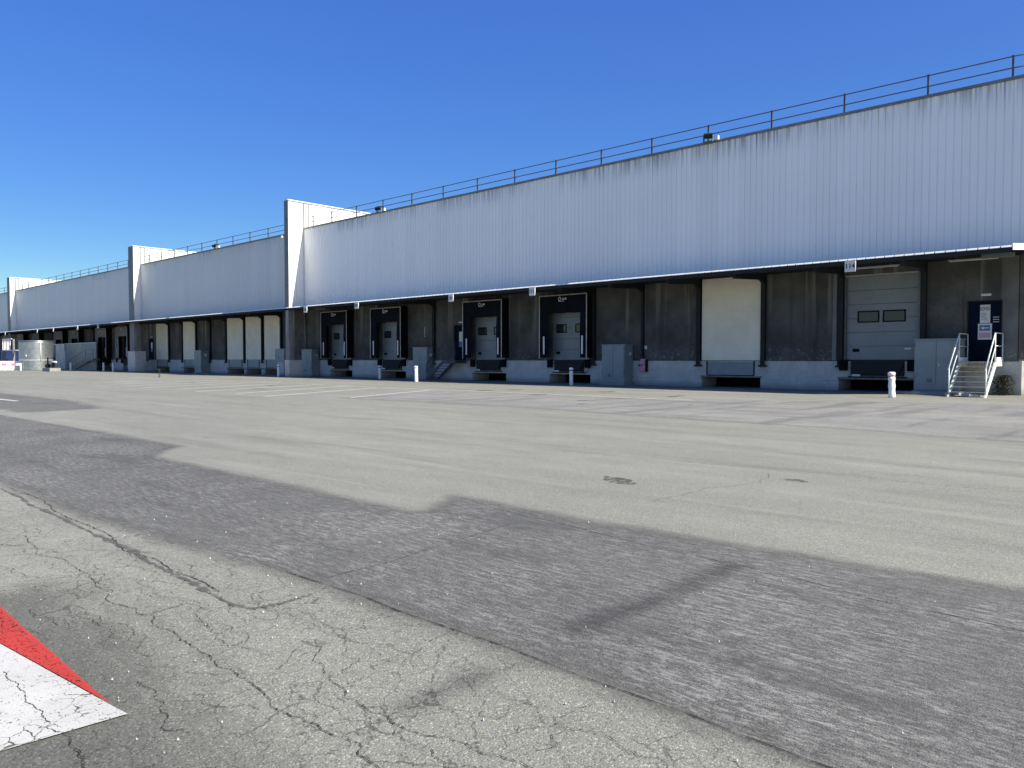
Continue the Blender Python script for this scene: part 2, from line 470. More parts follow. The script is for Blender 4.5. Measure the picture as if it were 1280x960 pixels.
band_m = asphalt('dark_resurfaced_strip', (.134, .133, .121), (.092, .091, .086), crack=False, band=True, alpha=(.26, .14, .17, .90), worn=(.33, .325, .30), deep=(.06, .06, .058))
patch([(-48, 2.3), (-20, 2.28), (-9.6, 2.24), (-7.4, 2.19), (-5.6, 2.30), (-4.6, 2.39), (-3.75, 2.46), (-2.3, 2.47), (-.84, 2.42), (8, 2.4), (16, 2.4),
       (16, 5.1), (-.8, 5.04), (-2.0, 4.95), (-3.8, 4.86), (-5.3, 4.89), (-5.0, 4.5), (-4.9, 4.12), (-7.8, 4.13), (-10.3, 4.12), (-10.9, 4.45), (-11.3, 4.9), (-14.6, 4.90), (-20.3, 4.82), (-48, 4.9)],
      .16, .10, .35, .004, band_m, 'dark resurfaced asphalt strip running across the foreground', 'asphalt_strip')
far_m = asphalt('bluish_patched_asphalt', (.19, .188, .172), (.135, .134, .127), crack=False, band=True, alpha=(1.3, .1, .30, .62), worn=(.26, .26, .25), deep=(.10, .10, .105))
patch([(-60, 5.5), (-34, 5.5), (-23.3, 5.47), (-21.1, 5.5), (-21.6, 7.3), (-25.5, 7.95), (-34, 7.97), (-60, 8)], .4, .3, 1.0, .004, far_m, 'bluish asphalt patch at the left edge of the yard')
far2_m = asphalt('pale_bluish_apron', (.34, .336, .305), (.235, .232, .215), crack=False, band=True, alpha=(1.2, .2, .35, .72), worn=(.42, .415, .38), deep=(.14, .138, .132))
patch([(-22.7, 20.6), (-21.5, 14.7), (-14.2, 15.2), (-7.9, 14.6), (-5.4, 14.6), (-3.6, 14.15), (0, 14.1), (12, 14), (12, 26), (-6, 25), (-12, 22), (-17, 21)], .4, .3, .8, .004, far2_m, 'mottled pale blue grey apron in front of bay 114')

def jitter_line(pts, amp, it=3):
    for _ in range(it):
        q = [pts[0]]
        for a, b in zip(pts, pts[1:]):
            dx, dy = b[0]-a[0], b[1]-a[1]; l = math.hypot(dx, dy) or 1
            o = random.uniform(-amp, amp)*l*random.choice((.3, 1, 1.5))
            q += [((a[0]+b[0])/2-dy/l*o, (a[1]+b[1])/2+dx/l*o), b]
        pts = q
    return pts
def crack(pts, w, amp=.16, z=.0052, it=5, label='dark crack in the asphalt', mat='crack', name='pavement_crack'):
    w *= .33
    pts = jitter_line(pts, amp, it); m = MB(); n = len(pts); Lv = []; Rv = []
    for i, p in enumerate(pts):
        a = pts[max(i-1, 0)]; b = pts[min(i+1, n-1)]
        dx, dy = b[0]-a[0], b[1]-a[1]; l = math.hypot(dx, dy) or 1
        e = min(1, i/3, (n-1-i)/3)*w*random.choice((.3, .5, .7, 1.0, 1.5))/2+.0003
        Lv.append(m.bm.verts.new((p[0]-dy/l*e, p[1]+dx/l*e, z))); Rv.append(m.bm.verts.new((p[0]+dy/l*e, p[1]-dx/l*e, z)))
    for i in range(n-1): m.bm.faces.new([Lv[i], Rv[i], Rv[i+1], Lv[i+1]])
    return tag(m.build(name, M[mat]), label, kind='structure')
crack([(-6.5, 1.62), (-5.3, 1.60), (-4.5, 1.58), (-4.1, 1.55), (-3.91, 1.56), (-3.63, 1.54), (-3.41, 1.52), (-3.16, 1.5), (-2.98, 1.51), (-2.8, 1.5), (-2.43, 1.47), (-2.22, 1.48), (-1.99, 1.46), (-1.9, 1.46), (-1.4, 1.4)], .013, .14, label='longest crack running diagonally through the cracked asphalt')
crack([(-3.2, 2.09), (-2.99, 2.06), (-2.85, 1.98), (-2.7, 1.94), (-2.62, 1.80)], .007, .2)
crack([(-3.05, 1.95), (-2.8, 1.80), (-2.6, 1.73), (-2.41, 1.68), (-2.21, 1.69), (-2.04, 1.68), (-1.85, 1.75), (-1.65, 1.78), (-1.2, 1.86)], .011, .15)
crack([(-3.66, .85), (-3.52, .85), (-3.35, .85), (-3.17, .84), (-3.03, .84), (-2.92, .84), (-2.8, .84), (-2.67, .84), (-2.4, .82)], .012, .16, z=.0103, label='crack running through the painted triangle')
crack([(-5.2, 1.80), (-4.6, 1.76), (-4.1, 1.78), (-3.7, 1.70), (-3.3, 1.75), (-3.0, 1.70)], .007, .2)
crack([(-4.4, 1.36), (-4.0, 1.33), (-3.7, 1.38), (-3.3, 1.32)], .006, .2)
crack([(-3.6, 2.1), (-3.3, 1.98), (-3.05, 2.02), (-2.8, 2.10), (-2.5, 2.06)], .006, .2)
crack([(-2.3, 2.2), (-2.2, 2.0), (-2.25, 1.85), (-2.1, 1.70)], .005, .25)
crack([(-1.7, 2.3), (-1.75, 2.1), (-1.6, 1.95), (-1.65, 1.80)], .006, .25)
crack([(-8.99, 2.1), (-7.27, 2.04), (-5.93, 2.02), (-4.94, 1.97), (-4.36, 1.96), (-4.01, 1.93), (-3.79, 1.92), (-3.66, 1.96), (-3.63, 2.1), (-3.65, 2.31)], .13, .03, z=.0047, label='wide curved seam round an old asphalt repair', name='asphalt_seam', it=4, mat='seam')
crack([(-8.99, 2.16), (-7.27, 2.09), (-5.93, 2.07), (-4.94, 2.02), (-4.36, 2.0), (-4.05, 1.98)], .02, .05, label='thin crack beside the wide curved seam', name='asphalt_seam')
crack([(-4.6, 2.44), (-3.43, 2.47), (-3.07, 2.45), (-2.71, 2.46), (-2.3, 2.47), (-1.85, 2.45), (-1.59, 2.45), (-.98, 2.43), (0, 2.43)], .020, .012, z=.0064, it=3, label='straight dark seam along the near edge of the dark strip', name='asphalt_seam')
crack([(-4.6, 4.72), (-3.79, 4.64), (-2.82, 4.49), (-1.79, 4.41), (-1.27, 4.3), (-.66, 4.29), (2, 4.2)], .014, .02, z=.0064, label='straight seam along the middle of the dark strip', name='asphalt_seam')
crack([(-3.84, 2.51), (-3.95, 3.6), (-4.07, 4.38)], .016, .03, z=.0064, label='faint seam crossing the dark strip', name='asphalt_seam')
crack([(-7.0, 8.3), (-5.23, 8.5), (-4.31, 8.65), (-2.63, 8.7), (-1, 8.8)], .020, .05, label='long fine crack in the yard beyond the dark strip')
crack([(-3.74, 5.81), (-3.73, 6.98), (-3.5, 7.6), (-3.74, 8.29)], .014, .12, label='fine crack crossing the yard beyond the dark strip')
crack([(-12.35, 5.76), (-12.15, 5.80), (-11.96, 5.88)], .05, .1, label='short black mark on the yard')
rc = random.Random(5)
for k in range(16):
    x0, y0 = -5.6+k*.27, (1.3, 1.95, 1.68, 2.1, 1.2)[k % 5]; pts = [(x0, y0)]; a = rc.uniform(-.35, .35)
    for _ in range(rc.randint(2, 3)):
        x0 += .16*math.cos(a)+rc.uniform(0, .12); y0 += .10*math.sin(a); a += rc.uniform(-.7, .7)
        pts.append((x0, y0))
    if max(q[1] for q in pts) < 2.3 and min(q[1] for q in pts) > 1.1: crack(pts, rc.uniform(.006, .010), .2)
for pl, lb in (([(-5.0, 6.86), (-4.75, 6.90), (-4.5, 6.72), (-4.38, 6.62), (-4.6, 6.55), (-4.85, 6.66)], 'larger dark damp hollow in the asphalt'),
               ([(-3.48, 8.09), (-3.3, 8.10), (-3.13, 7.95), (-3.25, 7.88), (-3.4, 7.96)], 'smaller dark damp hollow in the asphalt')):
    pts = jitter_line(pl+[pl[0]], .12, 3)[:-1]
    m = MB(); m.bm.faces.new([m.bm.verts.new((x, y, .006)) for x, y in pts])
    tag(m.build('damp_patch', M['stain']), lb, kind='structure')
rnd = random.Random(21)
for k in range(16):
    ox, oy = rnd.uniform(-44, -7), rnd.uniform(15, 26); m = MB(); rr = rnd.uniform(.08, .35)
    m.bm.faces.new([m.bm.verts.new((ox+rr*rnd.uniform(.6, 1.2)*math.cos(a*.5236), oy+rr*rnd.uniform(.6, 1.3)*math.sin(a*.5236)*1.8, .0142)) for a in range(12)])
    tag(m.build('oil_stain', M['stain']), 'dark oil drip stain on the yard in front of the docks', kind='structure')
dirt_m = asphalt('dirty_trodden_asphalt', (.135, .134, .118), (.10, .10, .09), crack=False, alpha=(.9, .12, .35, .48))
patch([(-4.9, 1.35), (-3.9, 1.42), (-3.2, 1.28), (-2.7, 1.18), (-2.2, 1.05), (-1.9, .6), (-2.2, .3), (-3.2, .3), (-5.0, .6)], .10, .06, .40, .0016, dirt_m, 'dirtier darker asphalt around the painted corner marking')
smear_m = asphalt('dark_asphalt_smear', (.070, .071, .070), (.050, .051, .052), crack=False, alpha=(.22, .10, .13, .42))
patch([(-2.26, 4.45), (-2.16, 4.45), (-2.14, 3.6), (-2.20, 2.85), (-2.30, 2.85), (-2.26, 3.6)], .05, .08, .22, .008, smear_m, 'dark tyre smear across the dark strip', 'asphalt_smear')
patch([(-2.21, 2.22), (-2.16, 2.22), (-2.17, 1.80), (-2.22, 1.80)], .04, .05, .16, .008, smear_m, 'dark smear on the cracked asphalt', 'asphalt_smear')  # short narrow streak, darker than the asphalt around it

# painted markings
m = MB(); m.bm.faces.new([m.bm.verts.new((x, y, .009)) for x, y in ((-2.89, 1.055), (-3.01, 1.04), (-4.02, .93), (-5.9, .72), (-5.9, -2.2), (-2.94, -2.2), (-2.93, .2), (-2.92, .67))])
tag(m.build('painted_marking', M['paintw']), 'cracked white painted floor marking at the lower left corner', kind='structure')
m = MB(); m.bm.faces.new([m.bm.verts.new((x, y, .0135)) for x, y in ((-3.01, 1.040), (-4.59, 1.07), (-5.9, 1.10), (-5.9, .72), (-4.02, .93))])
tag(m.build('painted_marking', M['paintr']), 'red painted wedge beside the white floor marking', kind='structure')
for k, (x0, y0, ln) in enumerate(((-21.3, 15.0, 6.5), (-24.2, 13.5, 8), (-27.0, 13.9, 8.5), (-29.7, 13.6, 8), (-32.6, 14.0, 7.5), (-35.5, 13.8, 9), (-38.3, 14.1, 8), (-41.2, 14.4, 8), (-44.3, 14.6, 7))):
    m = MB(); dx, dy = -.42, .9075; w = .07
    m.quad([(x0-w, y0, .006), (x0+w, y0, .006), (x0+w+dx*ln, y0+dy*ln, .006), (x0-w+dx*ln, y0+dy*ln, .006)])
    tag(m.build('parking_line', M['linew']), ['painted line nearest the right end of the row', None][0] if k == 0 else 'faded white slanting parking line on the yard', kind='structure', group='slanting parking lines')
for x0, x1, y0, y1, w in ((-34, -12, 21.35, 21.2, .16), (-46, -35.5, 21.0, 22.0, .13), (-21.9, -21.5, 13.5, 14.5, .0), (-29.4, -27.0, 6.72, 6.80, .14)):
    if w == 0: continue
    m = MB(); m.quad([(x0, y0-w/2, .010), (x1, y1-w/2, .010), (x1, y1+w/2, .010), (x0, y0+w/2, .010)])
    tag(m.build('yard_line', M['liney'] if x0 < -30 else M['linew']), 'faded cream line along the parking rows' if x0 < -30 else 'short white line at the left edge of the yard', kind='structure')

# loose stone chips
m = MB()
for _ in range(200):
    t = random.random()**1.6; y = 1.0+t*12; x = random.uniform(-1.25*y-3.2, .45*y-1.6); r = random.uniform(.002, .0055)*(1+t*.8)
    h = random.uniform(.4, .8)*r*1.2; a = random.random()*3
    vs = [m.bm.verts.new((x+r*random.uniform(.7, 1.2)*math.cos(a+k*1.2566), y+r*random.uniform(.7, 1.2)*math.sin(a+k*1.2566), .004)) for k in range(5)]
    tp = m.bm.verts.new((x, y, .006+h+.004))
    for k in range(5): m.bm.faces.new([vs[k], vs[(k+1) % 5], tp])
tag(m.build('gravel_chips', M['stone']), 'scattered pale stone chips on the asphalt', kind='stuff', cat='gravel')

# ------------------------------------------------------------------ warehouse
W = thing('warehouse', 'long white ribbed metal warehouse with dark concrete dock wall and canopy', 'warehouse', (-5, D, 0))
OB = Vector((.7326, .6807))      # direction of the angled end facade
NB = Vector((.6807, -.7326))
F1, F2, F3 = (-48.9, -48.4, 28.94, 12.46), (-78.65, -77.5, 29.5, 12.2), (-120.55, -119.4, 29.5, 12.2)   # fire walls x0,x1,y,ztop
XL = -175
secs = [(F1[1], -4.85, 10.57), (F2[1], F1[0], 10.42), (F3[1], F2[0], 10.42), (XL, F3[0], 10.42)]
for x0, x1, zt in secs:
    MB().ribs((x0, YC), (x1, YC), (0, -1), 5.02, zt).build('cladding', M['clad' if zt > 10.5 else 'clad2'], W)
    box('coping', M['coping'], W, x0, x1, YC-.06, YC+.35, zt, zt+.10)
    MB().box(x0, x1, YC+.08, 85, zt-.45, zt-.30).build('roof', M['roof'], W)
# angled end
q0 = Vector((-4.85, YC)); q1 = q0+OB*34
MB().ribs(q0, q1, NB, 5.02, 10.57).build('cladding', M['clad'], W)
m = MB()
m.prism([tuple(q0-NB*-.06), tuple(q1-NB*-.06), tuple(q1-NB*.35), tuple(q0+Vector((-.3, .35)))], 'z', 10.572, 10.67).build('coping', M['coping'], W)
MB().prism([tuple(q0+Vector((-.02, .12))), tuple(q1-NB*.10), (q1.x, 85), (-4.9, 85)], 'z', 10.1, 10.25).build('roof', M['roof'], W)
# underside closing between cladding and concrete wall, back and far walls
MB().box(XL, -5.0, YC+.08, D+.3, 5.30, 5.36).build('soffit', M['soffit'], W)
box('rear_wall', M['pier'], W, XL, q1.x, 85, 85.3, 0, 10.2)
box('end_wall', M['pier'], W, XL-.3, XL, YC, 85, 0, 10.4)
# fire walls
for k, (x0, x1, yf, zt) in enumerate((F1, F2, F3)):
    fw = MB().box(x0+.09, x1-.09, yf+.02, 70, 4.95, zt).build('fire_wall', M['clad'], W)
    MB().ribs((x1-.038, yf+.02), (x1-.038, 70), (1, 0), 4.96, zt-.01, rib=.04).build('wall_sheet', M['clad'], fw)
    MB().ribs((x0+.038, 70), (x0+.038, yf+.02), (-1, 0), 4.96, zt-.01).build('wall_sheet', M['clad'], fw)
    box('shaded_front_sheet', M['pier'] if k == 9 else M['steel'], fw, x0, x1, yf-.02, yf+.02, 4.97, zt-.01)  # front face coloured dark grey for its shade; side sheets stay white
    box('coping', M['white'], fw, x0-.03, x1+.05, yf-.05, 70, zt, zt+.06)
    for jy in (.0, .38):
        box('joint_strip', M['steel'], fw, x1+.001, x1+.05, YC-.02+jy, YC+.02+jy, 10.7 if jy else 10.6, zt-.01)
    zp = 1.22 if k == 0 else 2.05
    box('pillar', M['pier'], W, x0, x1, yf, yf+(.42 if k == 0 else .6), zp, 4.86, bev=.01)
    box('pier', M['dock'], W, x0-.08 if k == 0 else x0-.5, x1+.06 if k == 0 else x1+.2, yf-.04, yf+1.0, 0, zp-.003, bev=.015)

# openings
shelt = [-25.565, -31.61, -40.67, -46.64]                      # dark shelters, centre x
gshelt = [-86.1, -92.1, -100.95, -106.7, -115.95, -122.9, -130.2]
boards = [(-17.73, -14.85), (-57.35, -54.85), (-60.42, -57.92), (-63.68, -60.80), (-72.42, -69.70), (-78.60, -75.60)]
# lower dock wall with pits
pits = sorted([(c-1.4, c+1.4) for c in shelt+gshelt]+[(a+.0, b-.0) for a, b in boards]+[(-11.5, -8.5)])
m = MB(); x = XL
for a, b in pits:
    m.box(x, a, D-.03, D+1.4, 0, .47); x = b
m.box(x, -5.2, D-.03, D+1.4, 0, .47)
m.box(XL, -5.2, D-.03, D+1.4, .47, DOCK-.02)
m.build('dock_wall', M['dock'], W)
box('dark_pit_back', M['black'], W, XL, -5.3, D+1.41, D+1.5, 0, DOCK-.05)  # pit back coloured black, so the recess shade is partly painted
# upper concrete wall with door openings
ops = sorted([(c-1.25, c+1.25, 1.2, 4.1) for c in shelt+gshelt]+[(-11.27, -8.55, 1.2, 4.66), (-6.87, -5.84, 1.2, 3.40), (-34.6, -33.65, 1.2, 3.35), (-80.45, -79.35, 1.2, 3.35)])
m = MB(); x = XL
for a, b, z0, z1 in ops:
    m.box(x, a, D, D+.3, DOCK-.02+.001, 5.29); m.box(a, b, D, D+.3, z1, 5.29); x = b
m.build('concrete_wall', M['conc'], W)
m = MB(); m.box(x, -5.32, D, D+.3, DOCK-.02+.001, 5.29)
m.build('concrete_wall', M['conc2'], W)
# return of the concrete wall along the angled end
r0 = Vector((-5.3, D)); r1 = r0+OB*34
MB().prism([tuple(r0+Vector((.02, .0))), tuple(r1), tuple(r1-NB*.3), tuple(r0-NB*.3)], 'z', DOCK, 5.0).build('concrete_wall', M['conc'], W)
MB().prism([tuple(r0+Vector((.12, -.02))), tuple(r1+NB*.03), tuple(r1-NB*.3), tuple(r0-NB*.3)], 'z', 0, DOCK-.003).build('dock_wall', M['dock'], W)

# columns between the bays
cols = [-8.36, -11.42, -14.72, -17.86, -20.93, -24.0+.08, -36.43]
cols += [-54.68, -57.62, -60.60, -63.85, -66.8, -69.6, -72.55, -75.5, -88.9-.05, -95.9, -103.4, -110.5, -118.6, -126.5, -134]
for cx in cols:
    col = MB()
    cw = .06 if abs(cx+20.93) < .1 else .10
    col.box(cx-cw, cx+cw, D-.16, D-.13, 1.0, 5.2); col.box(cx-.012, cx+.012, D-.13, D-.01, 1.0, 5.2); col.box(cx-cw, cx+cw, D-.012, D-.001, DOCK, 5.2)
    col.box(cx-.17, cx+.17, D-.19, D-.02, .95, 1.02)
    o = col.build('column', M['dark'], W)
    MB().prism([(YE+.25, 4.58), (YE+.25, 4.78), (D-.17, 5.08), (D-.17, 4.55), (D-.45, 4.72)], 'x', cx-.06, cx+.06).build('canopy_beam', M['dark'], o)
# pale concrete margins beside the columns at bay 114
box('pilaster', M['pier'], W, -11.76, -11.60, D-.05, D-.001, DOCK+.02, 5.0)
box('pilaster', M['conc'], W, -11.86, -11.765, D-.03, D-.001, DOCK+.02, 5.0)
# canopy sheet
m = MB()
def zc(y): return 4.93+(y-YE)*.095
m.bm.faces.new([m.bm.verts.new(p) for p in ((XL, YE, zc(YE)), (-5.0, YE, zc(YE)), (-5.0, D, zc(D)), (XL, D, zc(D)))])
m.bm.faces.new([m.bm.verts.new(p) for p in ((XL, YE, zc(YE)-.035), (XL, D, zc(D)-.035), (-5.0, D, zc(D)-.035), (-5.0, YE, zc(YE)-.035))])
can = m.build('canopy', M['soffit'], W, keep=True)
m = MB()
n = int((170)/.32)
for k in range(n):
    x1 = -5.02-k*.32; x0 = x1-.285
    m.prism([(YE+.02, zc(YE)+.02), (YE-.03, zc(YE)+.012), (YE-.07, zc(YE)-.042), (YE-.06, zc(YE)-.052), (YE-.02, zc(YE)-.005)], 'x', x0, x1)
m.build('eave_sheet', M['eave'], can)
box('edge_beam', M['dark'], can, XL, -5.03, YE+.0, YE+.05, 4.74, 4.88)
for yb in (29.7, 30.5, 31.3): box('purlin', M['dark'], can, XL, -5.1, yb, yb+.06, zc(yb)-.20, zc(yb)-.04)
box('wall_beam', M['dark'], W, -49, -5.2, D-.10, D-.002, 4.96, 5.28)
# canopy of the angled end
e0 = Vector((-5.0, YE)); e1 = e0+OB*16
MB().prism([tuple(e0+Vector((.012, .0))), tuple(e1), tuple(e1-NB*2.0), (-4.99, D-.2)], 'z', 4.93, 4.975).build('canopy', M['soffit'], W)
MB().prism([tuple(e0+Vector((.012, -.02))), tuple(e1+NB*.02), tuple(e1+NB*.001), tuple(e0+Vector((.012, .0)))], 'z', 4.79, 5.0).build('fascia', M['white'], W)
box('canopy_beam', M['steel'], W, -6.0, -5.06, 29.6, 29.75, 4.66, 4.80)
# closed bays: boards over the openings and blanked leveller plates
def closed_bay(a, b, label=None):
    bd = MB().box(a+.02, b+.03, D-.06, D-.002, 1.23, 5.08, bev=.01).build('closing_board', M['board'], W)
    if label: bd['label'] = label
    c = (a+b)/2; w = (b-a)/2-.32
    MB().box(c-w, c+w, D-.045, D-.032, .58, 1.16).build('blank_plate', M['cab'], W)
    f = MB(); f.box(c-w-.05, c-w, D-.07, D-.032, .55, 1.2); f.box(c+w, c+w+.05, D-.07, D-.032, .55, 1.2); f.box(c-w, c+w, D-.07, D-.032, .53, .575)
    f.build('plate_frame', M['dark'], W)
for i, (a, b) in enumerate(boards): closed_bay(a, b)
box('pit_ledge', M['pier'], W, -17.75, -14.8, D-.10, D-.031, .47, .53)
box('pit_ledge', M['pier'], W, -11.5, -8.5, D-.10, D-.031, .47, .56)
for a, b in ((-63.7, -54.8), (-72.6, -69.7), (-78.5, -75.5)): box('pit_ledge', M['pier'], W, a, b, D-.12, D-.031, .45, .55)

# sectional doors
def sect_door(x0, x1, z0, z1, y, n, glass, mat='door', handle=True):
    d = MB(); h = (z1-z0)/n
    for i in range(n): d.box(x0, x1, y, y+.05, z0+i*h+.006, z0+(i+1)*h-.006, bev=.006)
    o = d.build('dock_door', M[mat], W)
    for g0, g1, a, b in glass:
        f = MB(); t = .05
        f.box(g0-t, g1+t, y-.02, y+.001, b, b+t); f.box(g0-t, g1+t, y-.02, y+.001, a-t, a); f.box(g0-t, g0, y-.02, y+.001, a, b); f.box(g1, g1+t, y-.02, y+.001, a, b)
        fo = f.build('window_frame', M['black'], o)
        box('glass_pane', M['glass'], fo, g0, g1, y-.008, y+.001, a, b)
    if handle: box('handle', M['black'], o, x0+.25, x0+.50, y-.03, y-.001, z0+.33, z0+.46)
    return o
d = sect_door(-11.25, -8.57, DOCK+.03, 4.60, D+.12, 6, [(-10.78, -10.05, 2.80, 3.17), (-9.82, -9.08, 2.80, 3.17)])
box('name_plate', M['signw'], d, -9.06, -8.82, D+.112, D+.121, 1.66, 1.73)
box('door_frame', M['alu'], W, -11.27, -8.55, D-.02, D+.10, 4.60, 4.66)
box('door_track', M['steel'], W, -11.42+.14, -11.245, D-.03, D+.10, DOCK, 4.6)
box('door_track', M['steel'], W, -8.575, -8.36-.13, D-.03, D+.10, DOCK, 4.6)
for c in shelt: sect_door(c-1.25, c+1.25, DOCK+.01, 4.1, D+.1, 5, [(c+.35, c+.95, 2.75, 3.12), (c-.95, c-.35, 2.75, 3.12)])
for c in gshelt: sect_door(c-1.25, c+1.25, DOCK+.01, 4.1, D+.1, 5, [], 'black', False)

# personnel doors
def pers_door(x0, x1, z1, label=None):
    o = box('door', M['pdoor'], W, x0, x1, D+.02, D+.07, DOCK, z1)
    if label: o['label'] = label
    f = MB(); f.box(x0-.04, x0, D-.02, D+.06, DOCK, z1+.04); f.box(x1, x1+.04, D-.02, D+.06, DOCK, z1+.04); f.box(x0, x1, D-.02, D+.06, z1, z1+.04)
    f.build('door_frame', M['dark'], o)
    h = MB(); h.tube([(x1-.12, D+.02, 2.25), (x1-.12, D-.04, 2.25), (x1-.24, D-.04, 2.25)], .012); h.build('handle', M['steel'], o)
    return o
pd = pers_door(-6.87, -5.84, 3.38, 'dark blue door with notices')
n1 = box('notice', M['signw'], pd, -6.50, -6.18, D+.006, D+.018, 2.60, 3.26)
for cx in (-6.42, -6.26):
    m = MB(); m.tube([(cx+.062*math.cos(a*math.pi/10), D+.003, 3.12+.062*math.sin(a*math.pi/10)) for a in range(20)], .010, 6, closed=True)
    if cx < -6.3: m.box(cx-.045, cx+.045, D+.001, D+.005, 3.113, 3.127)
    else: m.box(cx-.012, cx+.012, D+.001, D+.005, 3.08, 3.16)
    m.build('pictogram', M['ring'], n1)
m = MB()
for r in range(5): m.box(-6.46, -6.46+random.uniform(.12, .24), D+.001, D+.005, 2.95-r*.055, 2.965-r*.055)
m.build('lettering', M['steel'], n1)
n2 = box('notice', M['signw'], pd, -6.56, -6.12, D+.004, D+.018, 2.00, 2.58)
box('blue_field', M['signb'], n2, -6.51, -6.18, D+.001, D+.0035, 2.32, 2.52)
MB().prism([(-6.48, 2.42), (-6.38, 2.48), (-6.38, 2.44), (-6.22, 2.44), (-6.22, 2.40), (-6.38, 2.40), (-6.38, 2.36)], 'y', D-.003, D+.0005).build('arrow', M['signw'], n2)
box('red_field', M['signr'], n2, -6.52, -6.16, D+.001, D+.0035, 2.06, 2.25)
m = MB()
for k in range(3): m.box(-6.09, -5.90, D+.012, D+.019, 2.62+k*.085, 2.65+k*.085)
m.build('louvre', M['alu'], pd)
MB().box(-6.47, -6.16, D-.012, D-.001, 3.58, 3.66).build('name_plate', M['signw'], W)
for (a, b) in ((-34.6, -33.65), (-80.45, -79.35)):
    o = pers_door(a, b, 3.33, None)
    q = (b-a)
    box('notice', M['signw'], o, a+q*.42, a+q*.72, D+.006, D+.018, 2.35, 2.95)
    box('notice', M['signb'], o, a+q*.40, a+q*.75, D+.006, D+.018, 2.02, 2.33)
    box('name_plate', M['signw'], W, a+q*.4, a+q*.75, D-.012, D-.001, 3.48, 3.56)
# drain pipe by fire wall, small wall plates, light strips under the canopy
MB().tube([(-51.1, D-.12, 1.5), (-51.1, D-.12, 5.0)], .05).build('drainpipe', M['steel'], W)
m = MB()
for k in range(8): m.box(-52.9, -51.2, D-.03, D-.001, 1.25+k*.46, 1.25+k*.46+.44)
m.build('blockwork_panel', M['conc'], W)
box('wall_plate', M['signw'], W, -42.75, -42.35, D-.02, D-.001, 2.86, 3.06)
box('wall_plate', M['alu'], W, -37.42, -37.36, D-.02, D-.001, 2.7, 3.3)
box('wall_plate', M['signw'], W, -20.86, -20.72, D-.02, D-.001, 1.77, 1.94)
MB().tube([(-20.98, D-.03, 1.3), (-20.98, D-.03, 4.8)], .02).build('conduit', M['steel'], W)

def strip_light(x, ln, label):
    t = thing('strip_light', label, 'light fitting', (x, 30.9, 4.86), 'strip lights under the canopy')
    MB().box(x-ln/2, x+ln/2, 30.84, 30.96, 4.80, 4.84, bev=.008).build('housing', M['alu'], t)
    MB().tube([(x-ln/2+.05, 30.9, 4.785), (x+ln/2-.05, 30.9, 4.785)], .018).build('lamp_tube', M['signw'], t)
    m = MB(); m.tube([(x-ln/3, 30.9, 4.84), (x-ln/3, 30.9, 5.07)], .008, 6); m.tube([(x+ln/3, 30.9, 4.84), (x+ln/3, 30.9, 5.07)], .008, 6); m.build('hanger', M['steel'], t)
strip_light(-9.9, 2.0, 'unlit strip light under the canopy above dock door 114')
strip_light(-6.5, 1.6, 'unlit strip light under the canopy above the dark blue door')

# ------------------------------------------------------------------ dock shelters
def make_shelter(dark=True):
    """built round x=0, wall plane y=0, fronts towards -y"""
    w, dp = 1.6, .62
    name = 'dock_shelter'
    t = bpy.data.objects.new(name, None); C.objects.link(t)
    cm = M['curtain'] if dark else M['gcur']; em = M['alu'] if dark else M['alu']
    zt, zb = 4.66, 1.36
    m = MB(); m.box(-w, -w+.05, -dp, -.02, zb, zt); m.box(w-.05, w, -dp, -.02, zb, zt)
    m.prism([(-dp, zt), (-.02, zt+.10), (-.02, zt+.05), (-dp, zt-.05)], 'x', -w, w)
    m.build('side_frame', M['black'], t)
    f = MB(); f.box(-w-.02, -w+.03, -dp-.03, -dp-.0, zb-.05, zt+.03); f.box(w-.03, w+.02, -dp-.03, -dp, zb-.05, zt+.03); f.box(-w+.03, w-.03, -dp-.03, -dp, zt-.02, zt+.03)
    f.build('edge_profile', em, t)
    # head curtain and two side flaps, slightly billowed
    hc = MB(); n = 14
    def zdrop(i): return 3.72+.012*math.sin(i*1.7)
    for i in range(n):
        xa = -w+.04+(2*w-.08)*i/n; xb = -w+.04+(2*w-.08)*(i+1)/n
        ya = -dp+.03+.018*math.sin(i*1.3); yb = -dp+.03+.018*math.sin((i+1)*1.3)
        hc.quad([(xa, -dp+.02, zt-.03), (xb, -dp+.02, zt-.03), (xb, yb+.05, zdrop(i+1)), (xa, ya+.05, zdrop(i))])
    hc.build('head_curtain', cm, t)
    for sx in (-1, 1):
        sc = MB(); n = 10; wi = .58 if sx < 0 else .50
        for i in range(n):
            za = zb+(zt-.05-zb)*i/n; zz = zb+(zt-.05-zb)*(i+1)/n
            ya = -dp+.05+.02*math.sin(i*.9+sx); yb = -dp+.05+.02*math.sin((i+1)*.9+sx)
            sc.quad([(sx*(w-.03), -dp+.02, za), (sx*(w-wi), ya+.03, za), (sx*(w-wi), yb+.03, zz), (sx*(w-.03), -dp+.02, zz)])
        sc.build('side_curtain', cm, t)
        # white guide strip
        xx = sx*(w-.30)
        MB().box(xx-.05, xx+.05, -dp-.012, -dp+.012, 1.55, 2.50, bev=.004).build('guide_strip', M['stripe'], t)
    # small emblem on the head curtain
    mk = MB(); zz = 4.47
    mk.tube([(-.20+.075*math.cos(a*math.pi/8), -dp-.0, zz+.095*math.sin(a*math.pi/8)) for a in range(16)], .018, 6, closed=True)
    mk.tube([(.02+.055*math.cos(a*math.pi/8), -dp-.0, zz-.02+.05*math.sin(a*math.pi/8)) for a in range(16)], .016, 6, closed=True)
    mk.box(.13, .25, -dp-.012, -dp+.01, zz-.06, zz+.04, bev=.01); mk.box(-.28, .10, -dp-.01, -dp+.01, zz-.14, zz-.12)
    mk.build('emblem', M['stripe'] if dark else M['signw'], t)
    return t
